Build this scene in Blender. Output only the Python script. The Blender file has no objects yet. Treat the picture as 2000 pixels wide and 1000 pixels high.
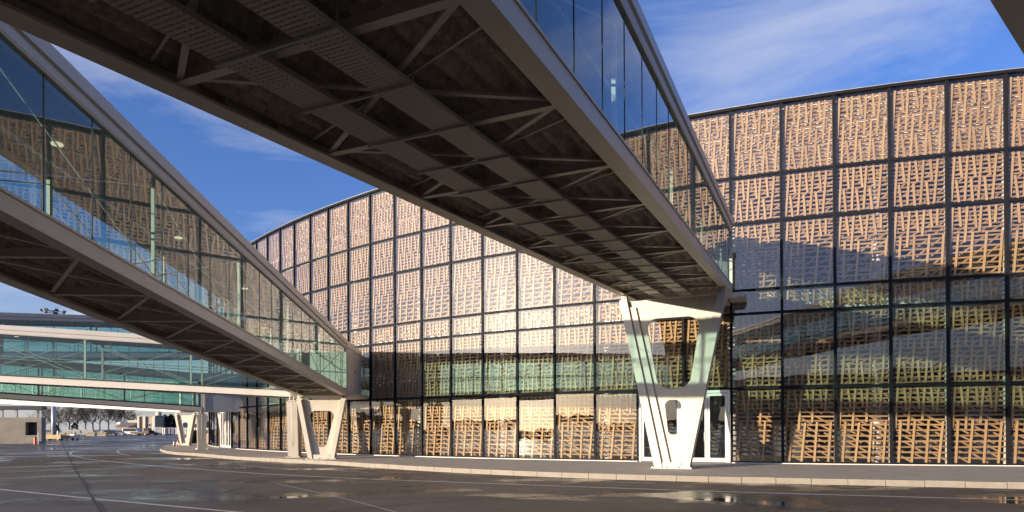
import bpy, bmesh, math, random
from mathutils import Vector, Matrix, noise as mnoise
R = math.radians
random.seed(7)
scene = bpy.context.scene
COL = scene.collection

# ------------------------------------------------------------------ camera
CAM_H = 1.6
camd = bpy.data.cameras.new("camera")
camd.sensor_width = 36.0
camd.lens = 1277.25 / 2000 * 36
camd.shift_y = (828.7 - 500) / 2000
camd.clip_end = 6000
cam = bpy.data.objects.new("camera", camd)
COL.objects.link(cam)
cam.matrix_world = Matrix.Translation((0, 0, CAM_H)) @ Matrix.Rotation(R(90.29), 4, 'X') @ Matrix.Rotation(R(-0.24), 4, 'Z')
scene.camera = cam
scene.render.resolution_x = 1024
scene.render.resolution_y = 512

# ------------------------------------------------------------------ light
SUN_AZ = 56.5            # heading of the light, degrees clockwise from +Y
SUN_EL = 4.7
scene.view_settings.view_transform = 'Standard'
scene.view_settings.look = 'None'
scene.view_settings.gamma = 1
scene.view_settings.exposure = 0.9
sund = bpy.data.lights.new("sun", 'SUN')
sund.energy = 5.0
sund.angle = R(0.5)
sund.color = (1.0, 0.83, 0.63)
sun = bpy.data.objects.new("sun", sund)
COL.objects.link(sun)
ldir = Vector((math.sin(R(SUN_AZ)) * math.cos(R(SUN_EL)), math.cos(R(SUN_AZ)) * math.cos(R(SUN_EL)), -math.sin(R(SUN_EL))))
sun.rotation_euler = ldir.to_track_quat('-Z', 'Y').to_euler()
sun.location = (-60, -40, 40)

world = bpy.data.worlds.new("World")
scene.world = world
world.use_nodes = True
nt = world.node_tree
nt.nodes.clear()
def N(tree, kind, **kw):
    n = tree.nodes.new(kind)
    for k, v in kw.items():
        if k == 'inp':
            for a, b in v.items():
                n.inputs[a].default_value = b
        else:
            setattr(n, k, v)
    return n
wo = N(nt, 'ShaderNodeOutputWorld')
bg = N(nt, 'ShaderNodeBackground', inp={'Strength': 0.10})
sky = N(nt, 'ShaderNodeTexSky')
sky.sky_type = 'NISHITA'
sky.sun_disc = False
sky.sun_elevation = R(SUN_EL)
sky.sun_rotation = R(180 + SUN_AZ)
sky.air_density = 1.0
sky.dust_density = 0.7
sky.ozone_density = 2.0
hsv = N(nt, 'ShaderNodeHueSaturation', inp={'Saturation': 1.12, 'Value': 1.2})
tc = N(nt, 'ShaderNodeTexCoord')
sep = N(nt, 'ShaderNodeSeparateXYZ')
nt.links.new(tc.outputs['Generated'], sep.inputs[0])
zc = N(nt, 'ShaderNodeMath', operation='MAXIMUM', inp={1: 0.03})
nt.links.new(sep.outputs['Z'], zc.inputs[0])
za = N(nt, 'ShaderNodeMath', operation='ADD', inp={1: 0.12})
nt.links.new(zc.outputs[0], za.inputs[0])
dv = N(nt, 'ShaderNodeVectorMath', operation='DIVIDE')
cmb = N(nt, 'ShaderNodeCombineXYZ')
for i in range(3):
    nt.links.new(za.outputs[0], cmb.inputs[i])
nt.links.new(tc.outputs['Generated'], dv.inputs[0])
nt.links.new(cmb.outputs[0], dv.inputs[1])
mp = N(nt, 'ShaderNodeMapping')
mp.inputs['Rotation'].default_value = (0, 0, R(25))
mp.inputs['Scale'].default_value = (0.72, 1.25, 0.0)
mp.inputs['Location'].default_value = (8.7, 3.3, 0)
nt.links.new(dv.outputs[0], mp.inputs[0])
n1 = N(nt, 'ShaderNodeTexNoise', inp={'Scale': 1.25, 'Detail': 10.0, 'Roughness': 0.6, 'Distortion': 0.5})
nt.links.new(mp.outputs[0], n1.inputs['Vector'])
rmp = N(nt, 'ShaderNodeValToRGB')
rmp.color_ramp.elements[0].position = 0.44
rmp.color_ramp.elements[0].color = (0, 0, 0, 1)
rmp.color_ramp.elements[1].position = 0.78
rmp.color_ramp.elements[1].color = (1, 1, 1, 1)
nt.links.new(n1.outputs['Fac'], rmp.inputs[0])
cm = N(nt, 'ShaderNodeMath', operation='MULTIPLY', inp={1: 0.85})
nt.links.new(rmp.outputs[0], cm.inputs[0])
mixc = N(nt, 'ShaderNodeMixRGB')
mixc.inputs['Color2'].default_value = (4.3, 4.45, 4.9, 1)
cy_ = N(nt, 'ShaderNodeMapRange', inp={'From Min': -0.45, 'From Max': 0.15, 'To Min': 0.08, 'To Max': 1.0})   # clearer sky to the south
nt.links.new(sep.outputs['Y'], cy_.inputs['Value'])
cmm = N(nt, 'ShaderNodeMath', operation='MULTIPLY')
nt.links.new(cm.outputs[0], cmm.inputs[0])
nt.links.new(cy_.outputs[0], cmm.inputs[1])
nt.links.new(cmm.outputs[0], mixc.inputs['Fac'])
tint = N(nt, 'ShaderNodeMixRGB', blend_type='MULTIPLY', inp={'Fac': 1.0})
tint.inputs['Color2'].default_value = (0.92, 1.0, 1.70, 1)
nt.links.new(sky.outputs[0], hsv.inputs['Color'])
nt.links.new(hsv.outputs[0], tint.inputs['Color1'])
nt.links.new(tint.outputs[0], mixc.inputs['Color1'])
hz = N(nt, 'ShaderNodeMapRange', inp={'From Min': 0.0, 'From Max': 0.23, 'To Min': 0.62, 'To Max': 0.0})
nt.links.new(sep.outputs['Z'], hz.inputs['Value'])
hmix = N(nt, 'ShaderNodeMixRGB')
hmix.inputs['Color2'].default_value = (3.5, 3.6, 4.0, 1)
nt.links.new(hz.outputs[0], hmix.inputs['Fac'])
nt.links.new(mixc.outputs[0], hmix.inputs['Color1'])
# bright hazy aureole round the low sun
sd = N(nt, 'ShaderNodeVectorMath', operation='DOT_PRODUCT')
sd.inputs[1].default_value = tuple(-ldir)
nt.links.new(tc.outputs['Generated'], sd.inputs[0])
sdc = N(nt, 'ShaderNodeMath', operation='MAXIMUM', inp={1: 0.0})
nt.links.new(sd.outputs['Value'], sdc.inputs[0])
pw1 = N(nt, 'ShaderNodeMath', operation='POWER', inp={1: 8.0})
nt.links.new(sdc.outputs[0], pw1.inputs[0])
pw2 = N(nt, 'ShaderNodeMath', operation='POWER', inp={1: 60.0})
nt.links.new(sdc.outputs[0], pw2.inputs[0])
g1 = N(nt, 'ShaderNodeMath', operation='MULTIPLY', inp={1: 12.0})
nt.links.new(pw1.outputs[0], g1.inputs[0])
g2 = N(nt, 'ShaderNodeMath', operation='MULTIPLY_ADD', inp={1: 14.0})
nt.links.new(pw2.outputs[0], g2.inputs[0])
nt.links.new(g1.outputs[0], g2.inputs[2])
gv = N(nt, 'ShaderNodeVectorMath', operation='SCALE')
gv.inputs[0].default_value = (1.0, 0.92, 0.80)
nt.links.new(g2.outputs[0], gv.inputs['Scale'])
gadd = N(nt, 'ShaderNodeVectorMath', operation='ADD')
nt.links.new(hmix.outputs[0], gadd.inputs[0])
nt.links.new(gv.outputs[0], gadd.inputs[1])
nt.links.new(gadd.outputs[0], bg.inputs['Color'])
nt.links.new(bg.outputs[0], wo.inputs[0])

cy = scene.cycles
cy.transparent_max_bounces = 40
cy.max_bounces = 10
cy.glossy_bounces = 5
cy.diffuse_bounces = 4
cy.caustics_reflective = False
cy.caustics_refractive = False
cy.use_denoising = True

# ------------------------------------------------------------------ materials
def mat(name):
    m = bpy.data.materials.new(name)
    m.use_nodes = True
    t = m.node_tree
    return m, t, t.nodes['Principled BSDF'], t.nodes['Material Output']

def simple(name, col, rough=0.5, metal=0.0, var=0.12, scale=3.0, bump=0.0, bscale=40.0, coord='Object'):
    """painted / mineral surface with uneven tone (two noise octaves) and optional bump"""
    m, t, p, o = mat(name)
    tc = N(t, 'ShaderNodeTexCoord')
    nz = N(t, 'ShaderNodeTexNoise', inp={'Scale': scale, 'Detail': 8.0, 'Roughness': 0.65})
    t.links.new(tc.outputs[coord], nz.inputs['Vector'])
    mr = N(t, 'ShaderNodeMapRange', inp={'From Min': 0.25, 'From Max': 0.75, 'To Min': 1 - var, 'To Max': 1 + var})
    t.links.new(nz.outputs['Fac'], mr.inputs['Value'])
    mx = N(t, 'ShaderNodeVectorMath', operation='SCALE')
    mx.inputs[0].default_value = col
    t.links.new(mr.outputs[0], mx.inputs['Scale'])
    t.links.new(mx.outputs[0], p.inputs['Base Color'])
    p.inputs['Roughness'].default_value = rough
    p.inputs['Metallic'].default_value = metal
    if bump:
        nb = N(t, 'ShaderNodeTexNoise', inp={'Scale': bscale, 'Detail': 6.0, 'Roughness': 0.7})
        t.links.new(tc.outputs[coord], nb.inputs['Vector'])
        b = N(t, 'ShaderNodeBump', inp={'Strength': bump, 'Distance': 0.02})
        t.links.new(nb.outputs['Fac'], b.inputs['Height'])
        t.links.new(b.outputs[0], p.inputs['Normal'])
    return m

def streaked(name, col):
    """painted steel with faint vertical rain streaks and small scuffs"""
    m = simple(name, col, 0.40, 0.0, 0.07, 1.4, 0.08, 25)
    t = m.node_tree
    p = t.nodes['Principled BSDF']
    tc = N(t, 'ShaderNodeTexCoord')
    mp = N(t, 'ShaderNodeMapping')
    mp.inputs['Scale'].default_value = (11, 11, 0.55)
    t.links.new(tc.outputs['Object'], mp.inputs[0])
    n1 = N(t, 'ShaderNodeTexNoise', inp={'Scale': 1.0, 'Detail': 5.0, 'Roughness': 0.6})
    t.links.new(mp.outputs[0], n1.inputs['Vector'])
    n2 = N(t, 'ShaderNodeTexNoise', inp={'Scale': 6.0, 'Detail': 9.0, 'Roughness': 0.75})
    t.links.new(tc.outputs['Object'], n2.inputs['Vector'])
    a = N(t, 'ShaderNodeMapRange', inp={'From Min': 0.56, 'From Max': 0.74, 'To Min': 0.0, 'To Max': 0.30})
    t.links.new(n1.outputs['Fac'], a.inputs['Value'])
    b = N(t, 'ShaderNodeMapRange', inp={'From Min': 0.64, 'From Max': 0.70, 'To Min': 0.0, 'To Max': 0.45})
    t.links.new(n2.outputs['Fac'], b.inputs['Value'])
    s_ = N(t, 'ShaderNodeMath', operation='MAXIMUM')
    t.links.new(a.outputs[0], s_.inputs[0]); t.links.new(b.outputs[0], s_.inputs[1])
    mx = N(t, 'ShaderNodeMixRGB')
    mx.inputs['Color2'].default_value = (0.24, 0.19, 0.14, 1)
    old = p.inputs['Base Color'].links[0].from_socket
    t.links.new(s_.outputs[0], mx.inputs['Fac'])
    t.links.new(old, mx.inputs['Color1'])
    t.links.new(mx.outputs[0], p.inputs['Base Color'])
    return m

def glass(name, tint, ior=1.55, wob=0.0, wscale=0.5, gain=1.0):
    m = bpy.data.materials.new(name)
    m.use_nodes = True
    t = m.node_tree
    t.nodes.clear()
    o = N(t, 'ShaderNodeOutputMaterial')
    tr = N(t, 'ShaderNodeBsdfTransparent')
    tr.inputs['Color'].default_value = (*tint, 1)
    gl = N(t, 'ShaderNodeBsdfGlossy', inp={'Roughness': 0.0})
    gl.inputs['Color'].default_value = (0.95, 0.97, 1.0, 1)
    ge = N(t, 'ShaderNodeNewGeometry')
    mr = N(t, 'ShaderNodeMapRange', inp={'To Min': ior, 'To Max': 1 / ior})
    t.links.new(ge.outputs['Backfacing'], mr.inputs['Value'])
    fr = N(t, 'ShaderNodeFresnel')
    t.links.new(mr.outputs[0], fr.inputs['IOR'])
    mul = N(t, 'ShaderNodeMath', operation='MULTIPLY', inp={1: gain}, use_clamp=True)
    t.links.new(fr.outputs[0], mul.inputs[0])
    if wob:
        tc = N(t, 'ShaderNodeTexCoord')
        oi = N(t, 'ShaderNodeObjectInfo')
        ad = N(t, 'ShaderNodeVectorMath', operation='MULTIPLY_ADD')
        ad.inputs[1].default_value = (17, 31, 23)
        t.links.new(oi.outputs['Random'], ad.inputs[0])
        t.links.new(tc.outputs['Object'], ad.inputs[2])
        nz = N(t, 'ShaderNodeTexNoise', inp={'Scale': wscale, 'Detail': 1.0, 'Roughness': 0.4})
        t.links.new(ad.outputs[0], nz.inputs['Vector'])
        b = N(t, 'ShaderNodeBump', inp={'Strength': 1.0, 'Distance': wob})
        t.links.new(nz.outputs['Fac'], b.inputs['Height'])
        t.links.new(b.outputs[0], gl.inputs['Normal'])
    mx = N(t, 'ShaderNodeMixShader')
    t.links.new(mul.outputs[0], mx.inputs[0])
    t.links.new(tr.outputs[0], mx.inputs[1])
    t.links.new(gl.outputs[0], mx.inputs[2])
    t.links.new(mx.outputs[0], o.inputs[0])
    return m

def wood_mat():
    m, t, p, o = mat('larch_slats')
    tc = N(t, 'ShaderNodeTexCoord')
    oi = N(t, 'ShaderNodeObjectInfo')
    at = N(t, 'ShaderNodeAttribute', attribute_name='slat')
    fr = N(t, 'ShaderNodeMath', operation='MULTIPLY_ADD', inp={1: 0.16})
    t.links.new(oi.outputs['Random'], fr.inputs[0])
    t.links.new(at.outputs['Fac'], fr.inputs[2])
    mp = N(t, 'ShaderNodeMapping')
    mp.inputs['Scale'].default_value = (9, 9, 9)
    t.links.new(tc.outputs['Object'], mp.inputs[0])
    nz = N(t, 'ShaderNodeTexNoise', inp={'Scale': 1.0, 'Detail': 6.0, 'Roughness': 0.7})
    t.links.new(mp.outputs[0], nz.inputs['Vector'])
    rp = N(t, 'ShaderNodeValToRGB')
    e = rp.color_ramp.elements
    e[0].position = 0.0; e[0].color = (0.195, 0.105, 0.05, 1)
    e[1].position = 1.0; e[1].color = (0.50, 0.325, 0.165, 1)
    md = rp.color_ramp.elements.new(0.5); md.color = (0.345, 0.205, 0.10, 1)
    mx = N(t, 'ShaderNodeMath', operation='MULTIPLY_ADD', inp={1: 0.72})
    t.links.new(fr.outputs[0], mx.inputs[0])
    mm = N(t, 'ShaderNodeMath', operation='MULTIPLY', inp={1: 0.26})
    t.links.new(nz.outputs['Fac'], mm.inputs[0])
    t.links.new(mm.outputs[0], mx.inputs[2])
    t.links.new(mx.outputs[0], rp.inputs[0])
    t.links.new(rp.outputs[0], p.inputs['Base Color'])
    p.inputs['Roughness'].default_value = 0.7
    return m

def deck_mat():
    """sprayed mineral-wool insulation: dark, fibrous, blotchy"""
    m, t, p, o = mat('sprayed_insulation')
    tc = N(t, 'ShaderNodeTexCoord')
    n1 = N(t, 'ShaderNodeTexNoise', inp={'Scale': 8.0, 'Detail': 10.0, 'Roughness': 0.8, 'Distortion': 0.8})
    t.links.new(tc.outputs['Object'], n1.inputs['Vector'])
    rp = N(t, 'ShaderNodeValToRGB')
    e = rp.color_ramp.elements
    e[0].position = 0.3; e[0].color = (0.15, 0.13, 0.115, 1)
    e[1].position = 0.72; e[1].color = (0.68, 0.61, 0.535, 1)
    t.links.new(n1.outputs['Fac'], rp.inputs[0])
    t.links.new(rp.outputs[0], p.inputs['Base Color'])
    p.inputs['Roughness'].default_value = 1.0
    n2 = N(t, 'ShaderNodeTexNoise', inp={'Scale': 14.0, 'Detail': 8.0, 'Roughness': 0.8})
    t.links.new(tc.outputs['Object'], n2.inputs['Vector'])
    b = N(t, 'ShaderNodeBump', inp={'Strength': 0.7, 'Distance': 0.03})
    t.links.new(n2.outputs['Fac'], b.inputs['Height'])
    t.links.new(b.outputs[0], p.inputs['Normal'])
    return m

def tray_mat():
    """galvanised perforated sheet: rows of slots seen through"""
    m, t, p, o = mat('perforated_tray')
    p.inputs['Base Color'].default_value = (0.42, 0.395, 0.36, 1)
    p.inputs['Roughness'].default_value = 0.5
    p.inputs['Metallic'].default_value = 0.1
    tc = N(t, 'ShaderNodeTexCoord')
    sp = N(t, 'ShaderNodeSeparateXYZ')
    t.links.new(tc.outputs['Object'], sp.inputs[0])
    def cell(axis, n, lo):
        a = N(t, 'ShaderNodeMath', operation='MULTIPLY', inp={1: n})
        t.links.new(sp.outputs[axis], a.inputs[0])
        f = N(t, 'ShaderNodeMath', operation='FRACT')
        t.links.new(a.outputs[0], f.inputs[0])
        g = N(t, 'ShaderNodeMath', operation='GREATER_THAN', inp={1: lo})
        t.links.new(f.outputs[0], g.inputs[0])
        return g
    g1 = cell('X', 30.0, 0.5)
    g2 = cell('Y', 15.0, 0.62)
    ml = N(t, 'ShaderNodeMath', operation='MULTIPLY')
    t.links.new(g1.outputs[0], ml.inputs[0])
    t.links.new(g2.outputs[0], ml.inputs[1])
    tr = N(t, 'ShaderNodeBsdfTransparent')
    mx = N(t, 'ShaderNodeMixShader')
    t.links.new(ml.outputs[0], mx.inputs[0])
    t.links.new(p.outputs[0], mx.inputs[1])
    t.links.new(tr.outputs[0], mx.inputs[2])
    t.links.new(mx.outputs[0], o.inputs[0])
    return m

def tarmac_mat():
    m, t, p, o = mat('wet_tarmac')
    tc = N(t, 'ShaderNodeTexCoord')
    mp = N(t, 'ShaderNodeMapping')
    mp.inputs['Rotation'].default_value = (0, 0, R(-6))
    mp.inputs['Scale'].default_value = (0.16, 0.30, 1)
    mp.inputs['Location'].default_value = (4.3, 2.2, 0)
    t.links.new(tc.outputs['Object'], mp.inputs[0])
    nw = N(t, 'ShaderNodeTexNoise', inp={'Scale': 1.0, 'Detail': 7.0, 'Roughness': 0.55, 'Distortion': 0.4})
    t.links.new(mp.outputs[0], nw.inputs['Vector'])
    wet = N(t, 'ShaderNodeMapRange', inp={'From Min': 0.515, 'From Max': 0.54})
    t.links.new(nw.outputs['Fac'], wet.inputs['Value'])
    pud = N(t, 'ShaderNodeMapRange', inp={'From Min': 0.60, 'From Max': 0.635})
    t.links.new(nw.outputs['Fac'], pud.inputs['Value'])
    nd = N(t, 'ShaderNodeTexNoise', inp={'Scale': 0.35, 'Detail': 8.0, 'Roughness': 0.7})
    t.links.new(tc.outputs['Object'], nd.inputs['Vector'])
    nf = N(t, 'ShaderNodeTexNoise', inp={'Scale': 35.0, 'Detail': 4.0, 'Roughness': 0.8})
    t.links.new(tc.outputs['Object'], nf.inputs['Vector'])
    rp = N(t, 'ShaderNodeValToRGB')
    e = rp.color_ramp.elements
    e[0].position = 0.3; e[0].color = (0.092, 0.073, 0.055, 1)
    e[1].position = 0.7; e[1].color = (0.20, 0.163, 0.126, 1)
    t.links.new(nd.outputs['Fac'], rp.inputs[0])
    mr = N(t, 'ShaderNodeMapRange', inp={'From Min': 0.3, 'From Max': 0.7, 'To Min': 0.6, 'To Max': 1.4})
    t.links.new(nf.outputs['Fac'], mr.inputs['Value'])
    sc = N(t, 'ShaderNodeVectorMath', operation='SCALE')
    t.links.new(rp.outputs[0], sc.inputs[0])
    t.links.new(mr.outputs[0], sc.inputs['Scale'])
    st = N(t, 'ShaderNodeTexNoise', inp={'Scale': 1.6, 'Detail': 9.0, 'Roughness': 0.72, 'Distortion': 1.2})
    t.links.new(tc.outputs['Object'], st.inputs['Vector'])
    sm = N(t, 'ShaderNodeMapRange', inp={'From Min': 0.58, 'From Max': 0.68, 'To Min': 1.0, 'To Max': 0.62})
    t.links.new(st.outputs['Fac'], sm.inputs['Value'])
    mt = N(t, 'ShaderNodeMapping')
    mt.inputs['Rotation'].default_value = (0, 0, R(31))
    mt.inputs['Scale'].default_value = (0.035, 2.4, 1)
    t.links.new(tc.outputs['Object'], mt.inputs[0])
    tm = N(t, 'ShaderNodeTexNoise', inp={'Scale': 1.0, 'Detail': 4.0, 'Roughness': 0.6})
    t.links.new(mt.outputs[0], tm.inputs['Vector'])
    tr = N(t, 'ShaderNodeMapRange', inp={'From Min': 0.60, 'From Max': 0.68, 'To Min': 1.0, 'To Max': 0.72})
    t.links.new(tm.outputs['Fac'], tr.inputs['Value'])
    ms = N(t, 'ShaderNodeMath', operation='MULTIPLY')
    t.links.new(sm.outputs[0], ms.inputs[0]); t.links.new(tr.outputs[0], ms.inputs[1])
    s2 = N(t, 'ShaderNodeVectorMath', operation='SCALE')
    t.links.new(sc.outputs[0], s2.inputs[0]); t.links.new(ms.outputs[0], s2.inputs['Scale'])
    sc = s2
    mxc = N(t, 'ShaderNodeMixRGB')
    mxc.inputs['Color2'].default_value = (0.036, 0.029, 0.022, 1)
    t.links.new(wet.outputs[0], mxc.inputs['Fac'])
    t.links.new(sc.outputs[0], mxc.inputs['Color1'])
    t.links.new(mxc.outputs[0], p.inputs['Base Color'])
    r1 = N(t, 'ShaderNodeMapRange', inp={'To Min': 0.66, 'To Max': 0.26})
    t.links.new(wet.outputs[0], r1.inputs['Value'])
    r2 = N(t, 'ShaderNodeMixRGB')
    r2.inputs['Color2'].default_value = (0.05, 0.05, 0.05, 1)
    t.links.new(pud.outputs[0], r2.inputs['Fac'])
    t.links.new(r1.outputs[0], r2.inputs['Color1'])
    t.links.new(r2.outputs[0], p.inputs['Roughness'])
    p.inputs['Specular IOR Level'].default_value = 0.32
    b = N(t, 'ShaderNodeBump', inp={'Distance': 0.004})
    inv = N(t, 'ShaderNodeMapRange', inp={'To Min': 0.55, 'To Max': 0.0})
    t.links.new(pud.outputs[0], inv.inputs['Value'])
    t.links.new(inv.outputs[0], b.inputs['Strength'])
    t.links.new(nf.outputs['Fac'], b.inputs['Height'])
    t.links.new(b.outputs[0], p.inputs['Normal'])
    return m

def emit(name, col, s):
    m, t, p, o = mat(name)
    p.inputs['Base Color'].default_value = (*col, 1)
    p.inputs['Emission Color'].default_value = (*col, 1)
    p.inputs['Emission Strength'].default_value = s
    return m

M = dict(
    steel=simple('warm_grey_paint', (0.62, 0.58, 0.525), 0.38, 0.0, 0.07, 1.5),
    roofm=simple('roof_paint', (0.46, 0.44, 0.42), 0.4, 0.0, 0.08, 1.2),
    pier=streaked('cream_paint', (0.54, 0.505, 0.44)),
    black=simple('black_aluminium', (0.012, 0.012, 0.015), 0.65, 0.0, 0.2),
    white=simple('white_panel', (0.78, 0.76, 0.72), 0.55, 0.0, 0.05),
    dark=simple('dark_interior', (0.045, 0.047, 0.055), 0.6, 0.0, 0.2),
    floor=simple('interior_floor', (0.16, 0.15, 0.14), 0.35),
    door=simple('door_white_paint', (0.72, 0.71, 0.68), 0.4, 0.0, 0.05),
    fglass=glass('facade_glass', (0.90, 0.92, 0.91), 1.62, 0.0022, 1.0, 1.75),
    bglass=glass('bridge_glass', (0.61, 0.78, 0.76), 1.55, 0.0012, 0.9, 1.2),
    wood=wood_mat(),
    deck=deck_mat(),
    tray=tray_mat(),
    ceil=simple('ceiling_panel', (0.30, 0.30, 0.30), 0.5),
    tarmac=tarmac_mat(),
    pave=simple('pavement_asphalt', (0.46, 0.41, 0.34), 0.85, 0, 0.16, 1.4, 0.5, 60),
    kerb=simple('kerb_concrete', (0.25, 0.225, 0.19), 0.8, 0, 0.14, 2.5, 0.4, 30),
    paint=simple('white_road_paint', (0.68, 0.66, 0.62), 0.6, 0, 0.35, 5.0),
    joint=simple('joint_filler', (0.028, 0.025, 0.022), 0.8, 0, 0.3, 6.0),
    conc=simple('weathered_concrete', (0.25, 0.23, 0.20), 0.85, 0, 0.25, 0.8, 0.5, 12),
    galv=simple('galvanised_steel', (0.42, 0.43, 0.45), 0.45, 0.3, 0.1),
    yellow=simple('yellow_boards', (0.40, 0.27, 0.12), 0.6, 0, 0.15),
    grime=simple('dark_steel', (0.05, 0.05, 0.055), 0.5, 0, 0.2),
    red=simple('red_plastic', (0.5, 0.05, 0.03), 0.45),
    orange=simple('cone_red', (0.32, 0.06, 0.04), 0.5),
    wpaint=simple('white_plastic', (0.75, 0.74, 0.72), 0.5),
    fencew=simple('fence_paint', (0.34, 0.34, 0.34), 0.7, 0, 0.15, 0.5),
    beige=simple('beige_render', (0.33, 0.29, 0.23), 0.8, 0, 0.08, 0.4),
    cream=simple('pale_render', (0.52, 0.48, 0.41), 0.8, 0, 0.06, 0.4),
    blueg=simple('grey_cladding', (0.27, 0.275, 0.30), 0.7, 0, 0.08, 0.3),  # even blue-grey cladding colour for walls, roofs and doors
    wind=simple('window_glass_dark', (0.03, 0.035, 0.045), 0.1),
    rooft=simple('dull_roof', (0.22, 0.19, 0.17), 0.8, 0, 0.15, 0.4),
    bark=simple('winter_bark', (0.036, 0.029, 0.026), 0.9, 0, 0.3, 2.0),
    needle=simple('dark_needles', (0.030, 0.038, 0.026), 0.8, 0, 0.5, 1.5),
    grass=simple('winter_grass', (0.11, 0.10, 0.05), 0.95, 0, 0.35, 0.15),
    wood_far=simple('far_foliage', (0.06, 0.05, 0.045), 0.95, 0, 0.4, 0.2),
    whouse=simple('warehouse_cladding', (0.42, 0.43, 0.46), 0.6, 0, 0.08, 0.3),
    vanw=simple('van_white', (0.50, 0.51, 0.54), 0.3, 0, 0.03),
    carb=simple('car_dark', (0.03, 0.032, 0.04), 0.3),
    carbl=simple('car_blue', (0.07, 0.10, 0.20), 0.3),
    truckr=simple('truck_red', (0.085, 0.035, 0.03), 0.4),
    tyre=simple('tyre_rubber', (0.02, 0.02, 0.02), 0.9),
    pink=simple('faded_boards', (0.42, 0.33, 0.29), 0.8),
    yblk=simple('barrier_yellow', (0.30, 0.24, 0.11), 0.6),
    lamp=emit('downlight_glow', (1.0, 0.85, 0.55), 0.45),
)

M['black'].node_tree.nodes['Principled BSDF'].inputs['Specular IOR Level'].default_value = 0.12

# ------------------------------------------------------------------ helpers
class MB:
    """collects shapes for ONE mesh object"""
    def __init__(self):
        self.bm = bmesh.new()
    def quad(self, pts):
        vs = [self.bm.verts.new(p) for p in pts]
        return self.bm.faces.new(vs)
    def hexa(self, p):
        """8 points: bottom 4 (ccw) then top 4"""
        v = [self.bm.verts.new(q) for q in p]
        fs = []
        for f in ((3, 2, 1, 0), (4, 5, 6, 7), (0, 1, 5, 4), (1, 2, 6, 5), (2, 3, 7, 6), (3, 0, 4, 7)):
            fs.append(self.bm.faces.new([v[i] for i in f]))
        return fs
    def box(self, a, b):
        (x0, y0, z0), (x1, y1, z1) = a, b
        return self.hexa([(x0, y0, z0), (x1, y0, z0), (x1, y1, z0), (x0, y1, z0), (x0, y0, z1), (x1, y0, z1), (x1, y1, z1), (x0, y1, z1)])
    def bar(self, p, q, w, h, up=Vector((0, 0, 1))):
        """rectangular bar from p to q, w across, h along up"""
        p, q = Vector(p), Vector(q)
        d = (q - p).normalized()
        s = d.cross(up)
        if s.length < 1e-5:
            s = d.cross(Vector((0, 1, 0)))
        s.normalize()
        u = s.cross(d).normalized()
        s *= w / 2
        u *= h / 2
        return self.hexa([p - s - u, q - s - u, q + s - u, p + s - u, p - s + u, q - s + u, q + s + u, p + s + u])
    def tube(self, p, q, r0, r1=None, n=10, cap=True):
        r1 = r0 if r1 is None else r1
        p, q = Vector(p), Vector(q)
        d = (q - p).normalized()
        a = d.orthogonal().normalized()
        b = d.cross(a)
        A = [self.bm.verts.new(p + (a * math.cos(2 * math.pi * i / n) + b * math.sin(2 * math.pi * i / n)) * r0) for i in range(n)]
        B = [self.bm.verts.new(q + (a * math.cos(2 * math.pi * i / n) + b * math.sin(2 * math.pi * i / n)) * r1) for i in range(n)]
        for i in range(n):
            self.bm.faces.new((A[i], A[(i + 1) % n], B[(i + 1) % n], B[i]))
        if cap:
            self.bm.faces.new(A[::-1])
            self.bm.faces.new(B)
    def extrude(self, prof, y0, y1, fn):
        """profile of (x,z) points swept from y0 to y1; fn maps (x,y,z)"""
        A = [self.bm.verts.new(fn(x, y0, z)) for x, z in prof]
        B = [self.bm.verts.new(fn(x, y1, z)) for x, z in prof]
        n = len(prof)
        for i in range(n):
            self.bm.faces.new((A[i], A[(i + 1) % n], B[(i + 1) % n], B[i]))
        self.bm.faces.new(A[::-1])
        self.bm.faces.new(B)
    def mesh(self, name, m, smooth=False, bevel=0.0):
        bm = self.bm
        if bevel:
            bmesh.ops.bevel(bm, geom=[e for e in bm.edges if len(e.link_faces) == 2 and e.calc_face_angle(0) > 0.6], offset=bevel, segments=2, affect='EDGES', profile=0.6, clamp_overlap=True)
        bmesh.ops.recalc_face_normals(bm, faces=bm.faces)
        me = bpy.data.meshes.new(name)
        bm.to_mesh(me)
        bm.free()
        me.materials.append(m)
        if smooth:
            for p in me.polygons:
                p.use_smooth = True
        return me
    def build(self, name, m, parent=None, smooth=False, bevel=0.0):
        return link(name, self.mesh(name, m, smooth, bevel), parent)

def link(name, data, parent=None, loc=None, rz=None):
    o = bpy.data.objects.new(name, data)
    COL.objects.link(o)
    if parent is not None:
        o.parent = parent
    if loc is not None:
        o.location = loc
    if rz is not None:
        o.rotation_euler = (0, 0, rz)
    return o

def tag(o, label, cat, group=None):
    o['label'] = label
    o['category'] = cat
    if group:
        o['group'] = group
    return o

def thing(name, label, cat, loc=(0, 0, 0), rz=0.0, group=None):
    o = link(name, None, None, loc, rz)
    o.empty_display_size = 0.3
    return tag(o, label, cat, group)

def struct(o, kind='structure'):
    o['kind'] = kind
    return o

def copy_tree(o, parent=None):
    c = o.copy()
    COL.objects.link(c)
    if parent is not None:
        c.parent = parent
    for ch in list(o.children):
        copy_tree(ch, c)
    return c

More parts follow.
